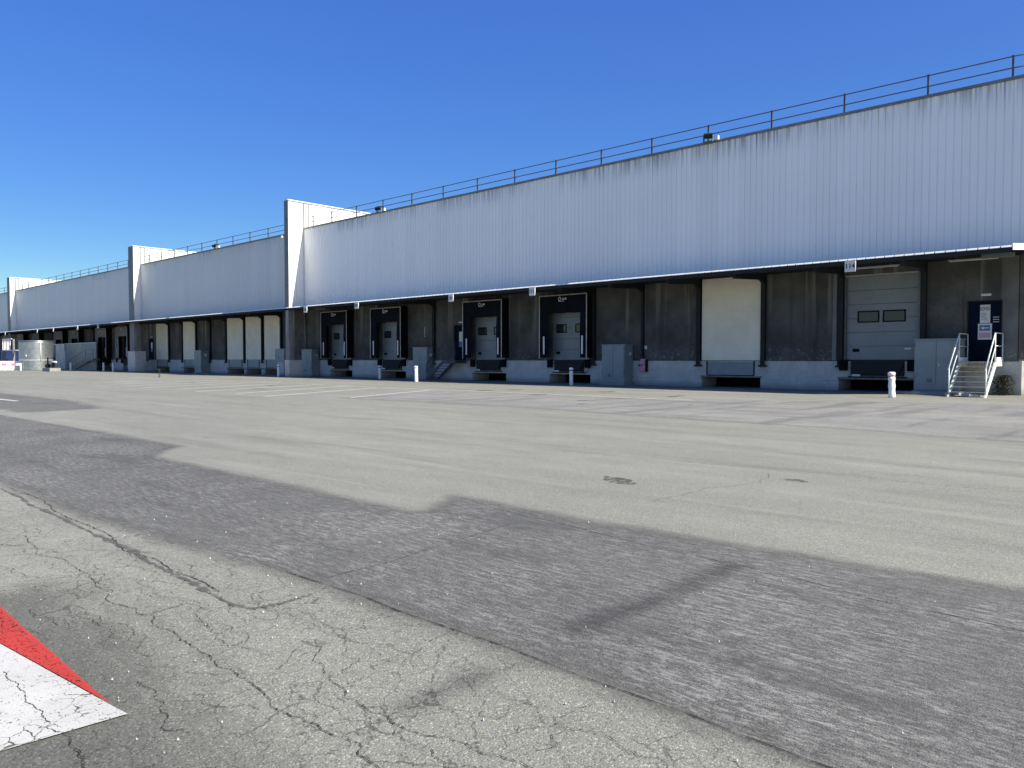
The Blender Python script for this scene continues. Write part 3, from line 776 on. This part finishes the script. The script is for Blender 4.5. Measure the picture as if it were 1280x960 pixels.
names = ['dark blue dock shelter nearest the camera, beside the wide grey two door cabinet', 'dark blue dock shelter just right of the steel side stair', 'dark blue dock shelter left of the cabinet by the side stair', 'dark blue dock shelter nearest the first tall fire wall']
sh0 = make_shelter(True)
for i, c in enumerate(shelt):
    o = sh0 if i == 0 else copy_tree(sh0)
    o.location = (c, D, 0); tag(o, names[i], 'dock shelter', 'dark dock shelters')
gn = ['grey framed dock shelter right beside the second fire wall', 'grey framed dock shelter just right of the grey screen wall', 'grey framed dock shelter seen above the right part of the grey screen wall', 'grey framed dock shelter seen above the left end of the grey screen wall', 'grey framed dock shelter seen above the right half of the round tank', 'grey framed dock shelter seen above the left edge of the round tank', 'leftmost grey framed dock shelter above the blue skip']
sg0 = make_shelter(False)
for i, c in enumerate(gshelt):
    o = sg0 if i == 0 else copy_tree(sg0)
    o.location = (c, D, 0); tag(o, gn[i], 'dock shelter', 'grey dock shelters')

# dock levellers (built round x=0, y=0)
def make_leveller():
    t = bpy.data.objects.new('dock_leveller', None); C.objects.link(t)
    MB().box(-1.0, 1.0, -.10, -.035, .62, 1.24, bev=.01).build('front_plate', M['dark'], t)
    MB().prism([(-1.0, 1.10), (1.0, 1.10), (.80, .70), (-.80, .70)], 'y', -.17, -.105).build('lip', M['dark'], t)
    for s in (-1, 1):
        m = MB(); m.box(s*1.28-.16, s*1.28+.16, -.20, -.035, .82, 1.26, bev=.02); m.build('rubber_bumper', M['black'], t)
    MB().box(-1.1, 1.1, -.12, -.035, .54, .60).build('sill', M['dark'], t)
    MB().box(-.92, -.60, -.185, -.172, .60, .68).build('name_plate', M['signw'], t)
    return t
lv0 = make_leveller()
for i, c in enumerate([-10.0]+shelt+gshelt):
    o = lv0 if i == 0 else copy_tree(lv0)
    o.location = (c, D, 0)
    tag(o, 'dark steel dock leveller below grey dock door 114' if i == 0 else ('dark steel dock leveller below the '+(names+gn)[i-1].replace(' nearest the camera,', '')).replace('dock shelter', 'shelter').replace('dark steel dock', 'steel').replace(' framed', '').replace(' tall', '').replace('just ', ''), 'dock leveller', 'dock levellers')
m = MB(); m.tube([(-24.12, D-.1, 1.3), (-24.0, D-.2, 1.0), (-24.15, D-.25, .65), (-24.5, D-.2, .55), (-24.75, D-.12, .75), (-24.8, D-.1, 1.0)], .015, 6)
tag(m.build('hose', M['black']), 'black cable looping down beside the nearest dark blue dock shelter', 'cable')

# number signs
sd = [(-9.98, '114', 'white sign reading 114 hanging from the canopy above the grey dock door'),
      (-25.38, '111', 'white sign reading 111 above the nearest dark blue dock shelter'),
      (-31.38, '110', 'white sign reading 110 above the shelter by the side stair'),
      (-40.17, '109', 'white sign reading 109 above the second shelter from the fire wall'),
      (-46.07, '108', 'white sign reading 108 next to the first tall fire wall'),
      (-85.1, '107', 'tiny white number sign beside the second fire wall'),
      (-91.3, '106', 'tiny white number sign above the right end of the grey screen wall'),
      (-99.4, '105', 'tiny white number sign above the left end of the grey screen wall'),
      (-105.4, '104', 'tiny white number sign above the round tank'),
      (-119.2, '103', 'leftmost tiny white number sign above the blue skip')]
for x, s, lb in sd:
    t = thing('number_sign', lb, 'sign', (x, YE-.1, 4.66), 'dock number signs')
    MB().box(x-.19, x+.19, YE-.16, YE-.10, 4.46, 4.86, bev=.006).build('panel', M['signw'], t)
    text('lettering', s, .24, (x, YE-.163, 4.66), M['ink'], t, bold=.004)
    m = MB(); m.box(x-.12, x-.10, YE-.12, YE-.07, 4.855, 4.9); m.box(x+.10, x+.12, YE-.12, YE-.07, 4.855, 4.9); m.build('bracket', M['steel'], t)

# ------------------------------------------------------------------ roof guardrails
def guardrail(posts, zt, x0, x1, label, end=None):
    t = thing('roof_guardrail', label, 'guardrail', ((x0+x1)/2, YC+.12, zt+.1), 'roof guardrails')
    y = YC+.12
    for px in posts:
        MB().box(px-.03, px+.03, y-.03, y+.03, zt+.08, zt+.86).build('post', M['rail'], t)
    for h in (.82, .44):
        pts = [(x0, y, zt+h), (x1, y, zt+h)]
        if end: pts += [(x1+.25, y+.04, zt+h), (x1+.25+OB.x*14, y+.04+OB.y*14, zt+h)]
        MB().tube(pts, .022, 8).build('rail', M['rail'], t)
    if end:
        for k in range(1, 5):
            MB().box(x1+.25+OB.x*3*k-.03, x1+.25+OB.x*3*k+.03, y+OB.y*3*k, y+OB.y*3*k+.06, zt+.08, zt+.86).build('post', M['rail'], t)
guardrail([-5.33, -7.9, -10.8]+[-13.69-2.853*k for k in range(12)]+[-47.4], 10.57, -47.9, -5.3, 'grey two rail guardrail along the roof edge of the nearest section', end=True)
guardrail([-50.8-2.77*k for k in range(10)], 10.42, -77.0, -49.2, 'grey two rail guardrail on the roof between first and second fire walls')
guardrail([-80.9-2.77*k for k in range(14)], 10.42, -119.0, -79.0, 'grey two rail guardrail on the roof between second and third fire walls')
guardrail([-122.5-2.77*k for k in range(10)], 10.42, -160.0, -120.8, 'grey two rail guardrail on the leftmost roof section')

def floodlight(x, z, s, label):
    t = thing('floodlight', label, 'floodlight', (x, YC-.1, z), 'floodlights on the roof edge')
    m = MB()
    # tilted housing
    m.prism([(-.34*s, .02), (.22*s, .24*s), (.26*s, .10*s), (-.24*s, -.18*s)], 'x', -.22*s, .22*s)
    bmesh.ops.rotate(m.bm, verts=m.bm.verts[:], cent=(0, 0, 0), matrix=__import__('mathutils').Matrix.Rotation(.5, 3, 'Z'))
    bmesh.ops.translate(m.bm, verts=m.bm.verts[:], vec=(x, YC-.25, z+.20))
    m.build('housing', M['dark'], t)
    m = MB(); m.box(x-.26*s, x-.23*s, YC-.30, YC-.20, z, z+.24); m.box(x+.23*s, x+.26*s, YC-.30, YC-.20, z, z+.24); m.box(x-.26*s, x+.26*s, YC-.30, YC-.06, z-.03, z)
    m.build('bracket', M['steel'], t)
    m = MB(); m.box(x+.35*s, x+.50*s, YC-.18, YC-.06, z+.02, z+.20, bev=.01); m.build('ballast_box', M['white'], t)
floodlight(-16.35, 10.62, .85, 'dark floodlight on the roof edge of the nearest section')
floodlight(-39.3, 10.60, .85, 'dark floodlight on the roof edge near the first fire wall')
floodlight(-61.4, 10.47, .8, 'dark floodlight on the roof edge between the fire walls')
t = thing('wall_lamp', 'small white lamp on the near edge of the first fire wall', 'lamp', (-49.0, 28.9, 9.9))
MB().lathe([(.02, 9.8), (.09, 9.84), (.12, 9.92), (.09, 10.0), (.03, 10.04)], -49.05, 28.85, 12).build('globe', M['signw'], t)
box('arm', M['white'], t, -49.07, -49.03, 28.87, 28.93, 9.9, 9.94)

# ------------------------------------------------------------------ cabinets
def cabinet(x0, x1, y0, y1, z0, z1, label, mat='cab', two=True, plinth=True):
    t = thing('cabinet', label, 'cabinet', ((x0+x1)/2, y0, 0), 'grey metal cabinets by the dock')
    MB().box(x0, x1, y0+.02, y1, z0, z1, bev=.008).build('body', M[mat], t)
    MB().box(x0-.03, x1+.03, y0-.02, y1, z1, z1+.04, bev=.008).build('top', M[mat], t)
    xs = [(x0+.03, (x0+x1)/2-.006), ((x0+x1)/2+.006, x1-.03)] if two else [(x0+.03, x1-.03)]
    for i, (a, b) in enumerate(xs):
        d = MB().box(a, b, y0-.005, y0+.019, z0+.24, z1-.05, bev=.005).build('door', M[mat], t)
        hx = b-.08 if i == 0 else a+.06
        if i == 1 or not two: MB().box(hx, hx+.05, y0-.03, y0-.006, (z0+z1)/2-.05, (z0+z1)/2+.09, bev=.005).build('handle', M['alu'], d)
    hg = MB()
    for hz in (z0+.45, z1-.25):
        hg.box(x0+.012, x0+.045, y0-.018, y0-.004, hz, hz+.12, bev=.004)
        if two: hg.box(x1-.045, x1-.012, y0-.018, y0-.004, hz, hz+.12, bev=.004)
    hg.build('hinge', M['steel'], t)
    vt = MB()
    for q in range(5): vt.box((x0+x1)/2-.30, (x0+x1)/2-.12, y0-.010, y0-.004, z0+.30+q*.03, z0+.312+q*.03)
    vt.build('vent_slots', M['dark'], t)
    if plinth: MB().box(x0-.05, x1+.05, y0-.12, y1, 0, z0-.004, bev=.01).build('plinth', M['kerb'], t)
    if z0 < .5:
        MB().lathe([(.10, 0), (.10, .02)], 0, 0, 14)
    return t
cabinet(-8.42, -6.94, 31.1, 31.98, .14, 2.0, 'wide grey two door cabinet between dock door 114 and the steel stair')
c1 = cabinet(-22.88, -21.5, 31.25, 31.98, .12, 1.98, 'wide grey two door cabinet right of the nearest dark blue shelter')
c2 = cabinet(-37.86, -36.46, 31.44, 31.98, .10, 2.0, 'grey green cabinet behind the bright white bollard beside the side stair')
c3 = cabinet(-50.72, -49.32, 31.34, 31.98, .10, 1.97, 'grey green cabinet between first fire wall pillar and a dark blue shelter')
c4 = cabinet(-68.35, -66.98, 31.2, 31.98, .08, 2.03, 'grey cabinet between two pale boards and the three pale boards')
for tt, x in ((c1, -21.5), (c2, -36.46), (c3, -49.32)):
    m = MB(); m.tube([(x-.001, 31.72, 1.55), (x+.05, 31.72, 1.55)], .085, 14); m.build('vent_cap', M['signw'], tt)
box('sticker', M['signw'], c4, -66.978, -66.97, 31.5, 31.72, 1.5, 1.75)
t = cabinet(-54.55, -53.15, 31.35, 31.98, 1.06, 2.05, 'small grey cabinet raised on a concrete block left of the pillar', two=False, plinth=False)
MB().box(-54.1, -53.2, 31.30, 31.98, 0, 1.05, bev=.01).build('plinth', M['dock'], t)
tag(MB().box(-9.05, -7.2, 30.35, 31.05, 0, .10, bev=.012).build('kerb_slab', M['kerb']), 'low concrete slab in front of the wide grey cabinet', kind='structure')

t = thing('alarm_box', 'faded pink red box on the dock wall below a thin conduit', 'box', (-20.84, D-.03, .62))
MB().box(-21.0, -20.72, D-.20, D-.032, .66, 1.30, bev=.03).build('housing', M['pink'], t)
MB().box(-20.71, -20.64, D-.18, D-.032, .66, 1.26, bev=.01).build('back_plate', M['black'], t)
m = MB(); m.tube([(-20.89, D-.20, .99), (-20.89, D-.215, .99)], .05, 12); m.build('button', M['ring'], t)

# ------------------------------------------------------------------ stairs
def stair_front():
    x0, x1 = -6.86, -5.76; yb, yt = 29.3, 30.75; zt = 1.2
    t = thing('steel_stair', 'pale steel stair with handrails leading up to the dark blue door', 'stairs', ((x0+x1)/2, 30.0, 0))
    n = 7
    for i in range(n):
        z = zt*(i+1)/n-.0; y = yb+(yt-yb)*(i+.5)/n
        MB().box(x0+.04, x1-.04, y-.02, y+.19, z-.024, z, bev=.003).build('tread', M['treadm'], t)
    MB().box(x0+.0, x1-.0, yt+.1, D-.04, zt-.04, zt, bev=.004).build('landing', M['galv'], t)
    for x in (x0, x1):
        m = MB(); m.prism([(yb-.02, 0), (yb+.16, 0), (yt+.12, zt-.16), (D-.05, zt-.16), (D-.05, zt+.005), (yt+.02, zt+.005)], 'x', x-.025, x+.025); m.build('stringer', M['galv'], t)
        m = MB()
        m.tube([(x, yb+.02, .92), (x, yt, 2.20), (x, D-.06, 2.20)], .024, 8)
        m.tube([(x, yb+.12, .52), (x, yt+.08, 1.75), (x, D-.06, 1.75)], .018, 8)
        m.tube([(x, yb+.12, .05), (x, yb+.12, 1.0)], .02, 8); m.tube([(x, yt, 1.1), (x, yt, 2.20)], .022, 8); m.tube([(x, D-.08, 1.1), (x, D-.08, 2.20)], .022, 8)
        m.build('handrail', M['galv'], t)
        MB().box(x-.03, x+.03, yt+.12, D-.1, zt+.01, zt+.15).build('toe_board', M['white'], t)
stair_front()
def side_stair(x0, x1, x2, y0, y1, zt, label, mat, sgn=1):
    """climbs along x from x0 (ground) to x1, landing to x2"""
    t = thing('steel_stair', label, 'stairs', (x0, y0, 0)); n = 7
    for i in range(n):
        z = zt*(i+1)/n; xa = x0+(x1-x0)*i/n; xb = xa+.24
        MB().box(xa, xb, y0+.03, y1-.03, z-.035, z).build('tread', M[mat], t)
    MB().box(x1, x2, y0, y1, zt-.05, zt).build('landing', M[mat], t)
    for y in (y0, y1):
        MB().prism([(x0-.05, 0), (x0+.15, 0), (x1+.1, zt-.18), (x2, zt-.18), (x2, zt), (x1, zt)], 'y', y-.02, y+.02).build('stringer', M[mat], t)
    m = MB()
    m.tube([(x0, y0, .95), (x1, y0, zt+1.0), (x2, y0, zt+1.0)], .024, 8)
    m.tube([(x0, y0, .50), (x1, y0, zt+.55), (x2, y0, zt+.55)], .018, 8)
    for px, z0, z1 in ((x0+.02, 0, .95), ((x0+x1)/2, zt*.45, zt*.5+.97), (x1, zt-.1, zt+1), (x2-.03, zt-.1, zt+1)): m.tube([(px, y0, z0), (px, y0, z1)], .02, 8)
    m.build('handrail', M[mat], t)
    return t
side_stair(-36.0, -34.45, -33.35, 30.95, 31.85, 1.22, 'dark steel side stair climbing right to a door beside a shelter', 'stairdark')
side_stair(-83.0, -80.7, -79.3, 30.6, 31.5, 1.22, 'dark steel side stair beside the second fire wall', 'stairdark')
side_stair(-98.2, -92.3, -89.9, 29.9, 30.5, 1.3, 'long dark stair in front of the grey screen wall', 'steel')
# odds and ends under the near stair
m = MB(); m.box(-6.55, -6.30, 29.75, 29.95, .0, .12, bev=.01)
tag(m.build('carton', M['signw'], origin=(-6.42, 29.85, 0)), 'small white carton lying under the pale steel stair', 'carton')
m = MB(); m.box(-6.2, -5.95, 29.52, 29.70, .0, .07, bev=.008)
tag(m.build('paper_scrap', M['board'], origin=(-6.08, 29.6, 0)), 'pale flattened scrap under the pale steel stair', 'litter')

# ------------------------------------------------------------------ bollards
def bollard(x, y, h, r, mat, ring, label, tilt=(0, 0), dent=0):
    t = thing('bollard', label, 'bollard', (x, y, 0), 'bollards along the dock')
    k = h-.16
    prof = [(r*1.02, 0), (r, .05)]+[(r*(1+dent*.08*math.sin(i*1.9)), .05+(k-.05)*i/8) for i in range(1, 9)]
    MB().lathe(prof, x, y, 18, tilt).build('post', M[mat], t)
    MB().lathe([(r*1.03, k+.001), (r*1.03, k+.035)], x, y, 18, tilt).build('ring', M[ring], t)
    MB().lathe([(r*1.10, k+.036), (r*1.10, h-.03), (r*.95, h-.008), (r*.5, h)], x, y, 18, tilt).build('cap', M[mat], t)
bollard(-8.08, 27.41, .86, .105, 'bwhite', 'red', 'white bollard with a red ring in front of dock door 114', (-.03, 0), 1)
bollard(-33.35, 27.95, .90, .10, 'bwhite', 'bwhite', 'plain sunlit white bollard slightly leaning in front of the side stair', (-.03, 0), .5)
bollard(-23.12, 29.11, .88, .09, 'bshade', 'black', 'shaded white bollard with black ring in front of nearest blue shelter')
bollard(-39.27, 29.9, .88, .09, 'bshade', 'black', 'shaded white bollard with black ring in front of the second shelter from the fire wall')
bollard(-49.93, 28.95, .88, .09, 'bwhite', 'black', 'white bollard with black ring beside the first fire wall pillar')
bollard(-84.0, 28.9, .9, .10, 'bshade', 'black', 'left one of two small bollards near the second fire wall')
bollard(-81.4, 28.9, .9, .10, 'bshade', 'black', 'right one of two small bollards near the second fire wall')
bollard(-93.9, 28.9, .9, .12, 'bshade', 'bshade', 'grey bollard at the foot of the long dark stair')

# ------------------------------------------------------------------ far left group
t = thing('screen_wall', 'tall grey sheet screen wall behind the long dark stair', 'screen wall', (-96, 30.7, 0))
MB().box(-101.4, -91.2, 30.62, 30.74, 0, 3.06).build('panel', M['cab'], t)
MB().box(-101.5, -91.2, 30.58, 30.78, 3.065, 3.12).build('coping', M['white'], t)
MB().box(-106.5, -101.5, 31.1, 31.2, 0, 3.0).build('side_panel', M['board'], t)
MB().prism([(-101.9, 3.1), (-101.42, 3.1), (-101.42, 2.2), (-101.6, 2.2)], 'y', 30.5, 30.6).build('corner_plate', M['white'], t)
MB().box(-107, -101.5, 30.95, 31.05, 3.02, 3.12).build('top_rail', M['white'], t)

cx, cy, R0 = -98.9, 26.95, 1.72
t = thing('round_tank', 'large round galvanised tank with a white rim', 'tank', (cx, cy, 0))
prof = [(R0, .02)]; k = 0; z = .02
while z < 3.2:
    z += .055; k += 1; prof.append((R0+(.008 if k % 2 else 0), z))
MB().lathe(prof, cx, cy, 64).build('shell', M['tank'], t)
MB().lathe([(R0+.05, 3.24), (R0+.06, 3.30), (R0+.02, 3.34), (R0*.5, 3.37), (.1, 3.40)], cx, cy, 64).build('lid', M['tank'], t)
m = MB(); m.tube([(cx+(R0+.035)*math.cos(a*math.pi/24), cy+(R0+.035)*math.sin(a*math.pi/24), 1.15) for a in range(48)], .03, 6, closed=True); m.build('hoop', M['galv'], t)
for sx, ang in ((1, -.05), (-1, 3.9)):
    a = ang; px, py = cx+(R0+.10)*math.cos(a), cy+(R0+.10)*math.sin(a)
    m = MB(); m.tube([(px, py, 1.1), (px, py, 3.25)], .035, 8); m.build('support_post', M['white'], t)
m = MB(); m.tube([(cx+1.15, cy-1.36, 1.62), (cx+1.16, cy-1.44, 1.62)], .14, 14); m.build('disc_sign', M['signw'], t)

t = thing('skip', 'dark blue metal skip behind the low barrier', 'skip', (-113.5, 27.3, 0))
m = MB(); m.prism([(-118, 2.42), (-109.1, 2.42), (-109.4, .5), (-117.8, .5)], 'y', 26.3, 28.3); m.build('body', M['blue'], t)
m = MB()
for k in range(6): m.box(-117.4+k*1.5, -117.25+k*1.5, 26.22, 26.3, .55, 2.4)
m.build('rib', M['blue'], t)
for k in (-116.5, -110.6):
    MB().box(k-.3, k+.3, 26.5, 28.1, 0, .49).build('skid', M['black'], t)
t = thing('access_platform', 'white raised railing cage on posts beside the round tank', 'platform', (-106, 26.2, 0))
MB().box(-107.9, -104.2, 25.8, 26.8, 2.28, 2.36).build('deck', M['white'], t)
for k in range(6):
    MB().box(-107.9+k*.62, -107.84+k*.62, 25.78, 25.84, 2.37, 3.6).build('baluster', M['white'], t)
MB().box(-107.9, -104.1, 25.77, 25.85, 3.6, 3.70).build('handrail', M['white'], t)
for px in (-103.75, -107.6):
    MB().box(px-.12, px+.12, 25.8, 26.0, 0, 3.6 if px > -105 else 2.28).build('leg', M['pier'], t)
MB().box(-103.6, -101.0, 25.9, 26.0, 2.3, 2.38).build('walkway_rail', M['white'], t)

t = thing('low_barrier', 'low white and red barrier at the left edge', 'barrier', (-99.5, 24.2, 0))
A = Vector((-101.6, 22.4)); B = Vector((-98.3, 25.25)); dv = (B-A)
def bp(s): return A+dv*s
for s in (.30, .42, .56, .76, .98):
    p = bp(s); MB().box(p.x-.10, p.x+.10, p.y-.06, p.y+.06, 0, .82, bev=.01).build('post', M['white'], t)
nrm = Vector((dv.y, -dv.x)).normalized()
for i in range(8):
    a, b = bp(i/8), bp((i+1)/8)
    MB().prism([tuple(a+nrm*.07), tuple(b+nrm*.07), tuple(b+nrm*.10), tuple(a+nrm*.10)], 'z', .55, .80).build('board', M['white' if i % 2 else 'pink'], t)
MB().prism([tuple(A-nrm*1.2), tuple(B-nrm*1.2), tuple(B-nrm*1.0), tuple(A-nrm*1.0)], 'z', .0, 1.05).build('rear_panel', M['white'], t)

t = thing('valve_block', 'pale concrete block with dark valve and white pipe beside the tank', 'concrete block', (-88.6, 25.2, 0))
MB().box(-89.6, -87.2, 24.9, 25.9, 0, .36, bev=.02).build('block', M['kerb'], t)
m = MB(); m.tube([(-89.2, 25.3, .5), (-89.2, 25.3, 1.45)], .07, 10); m.tube([(-89.4, 25.3, .55), (-88.9, 25.3, .55)], .22, 12); m.build('valve', M['black'], t)
m = MB(); m.tube([(-89.0, 25.4, .98), (-86.9, 25.4, .98)], .09, 10); m.build('pipe', M['signw'], t)
MB().box(-88.1, -87.5, 25.3, 25.6, .361, .85).build('pipe_support', M['dark'], t)

# ------------------------------------------------------------------ plants
def leafy(name, label, cx, cy, w, h, n, leaf, seed):
    rnd = random.Random(seed); m = MB(); st = MB()
    for s in range(9):
        a = rnd.random()*6.28; x = cx+rnd.uniform(-.15, .15)*w; y = cy+rnd.uniform(-.1, .1)*w
        st.tube([(x, y, 0), (x+.25*w*math.cos(a), y+.12*w*math.sin(a), h*rnd.uniform(.5, .9))], .006, 5, r1=.002)
    for _ in range(n):
        u = rnd.random()**.7; a = rnd.random()*6.28
        z = h*rnd.random()**.8; rr = w*.5*math.sqrt(max(0, 1-(z/h-.35)**2*1.6))*u
        c = Vector((cx+rr*math.cos(a), cy+rr*.6*math.sin(a), z+.02))
        d = Vector((rnd.uniform(-1, 1), rnd.uniform(-1, 1), rnd.uniform(-.2, 1))).normalized(); e = d.cross(Vector((rnd.uniform(-1, 1), rnd.uniform(-1, 1), rnd.uniform(-1, 1)))).normalized()
        l = leaf*rnd.uniform(.6, 1.3)
        m.bm.faces.new([m.bm.verts.new(c+v) for v in (d*0, d*l*.5+e*l*.3, d*l, d*l*.5-e*l*.3)])
    t = thing(name, label, 'plant', (cx, cy, 0))
    m.build('foliage', M['leaf'], t, keep=True); st.build('stem', M['leaf'], t)
leafy('shrub', 'small dark shrub at the corner of the dock wall', -5.66, 31.72, .75, .68, 2200, .05, 3)
leafy('weed', 'tiny dry weed growing in the yard by the parking lines', -53.6, 22.0, .35, .55, 40, .07, 4)

# ------------------------------------------------------------------ light, sky, camera
SKY_P, SKY_G, SKY_K = 2.05, .50, 1.6
sv = Vector((1.22, .17, 1.0)).normalized()
el = math.asin(sv.z); az = math.atan2(sv.x, sv.y)
sun = bpy.data.lights.new('sun', 'SUN'); sun.energy = 4.2; sun.angle = math.radians(.5); sun.color = (1, .94, .81)
so = bpy.data.objects.new('sun', sun); C.objects.link(so); so.rotation_euler = sv.to_track_quat('Z', 'Y').to_euler(); so.location = (0, 0, 60)
w = bpy.data.worlds.new('World'); bpy.context.scene.world = w; w.use_nodes = True
nt = w.node_tree; bg = nt.nodes['Background']
sky = nt.nodes.new('ShaderNodeTexSky'); sky.sky_type = 'NISHITA'; sky.sun_disc = False
sky.sun_elevation = el; sky.sun_rotation = az; sky.altitude = 100; sky.air_density = 1.0; sky.dust_density = 1.0; sky.ozone_density = 3.0
# deepen the blue of the sky: same brightness, stronger chroma
sp = nt.nodes.new('ShaderNodeSeparateColor'); nt.links.new(sky.outputs[0], sp.inputs[0])
V = mathn(nt, 'MAXIMUM', mathn(nt, 'MAXIMUM', sp.outputs[0], sp.outputs[1]), mathn(nt, 'MAXIMUM', sp.outputs[2], .0001))
V2 = mathn(nt, 'MULTIPLY', mathn(nt, 'POWER', V, SKY_G), SKY_K)
cb = nt.nodes.new('ShaderNodeCombineColor')
for i in range(3):
    nt.links.new(mathn(nt, 'MULTIPLY', mathn(nt, 'POWER', mathn(nt, 'DIVIDE', sp.outputs[i], V), SKY_P), V2), cb.inputs[i])
nt.links.new(cb.outputs[0], bg.inputs['Color']); bg.inputs['Strength'].default_value = .10

cam = bpy.data.cameras.new('camera'); cam.sensor_width = 36; cam.lens = 955/1280*36; cam.clip_end = 3000; cam.clip_start = .05
co = bpy.data.objects.new('camera', cam); C.objects.link(co); co.location = (0, 0, 1.30)
co.rotation_euler = (math.radians(90-1.889), 0, math.radians(90-47.108))
sc = bpy.context.scene; sc.camera = co
sc.view_settings.view_transform = 'Standard'; sc.view_settings.look = 'None'; sc.view_settings.gamma = 1; sc.view_settings.use_curve_mapping = False
sc.view_settings.exposure = 1.15
sc.cycles.max_bounces = 8; sc.cycles.transparent_max_bounces = 12
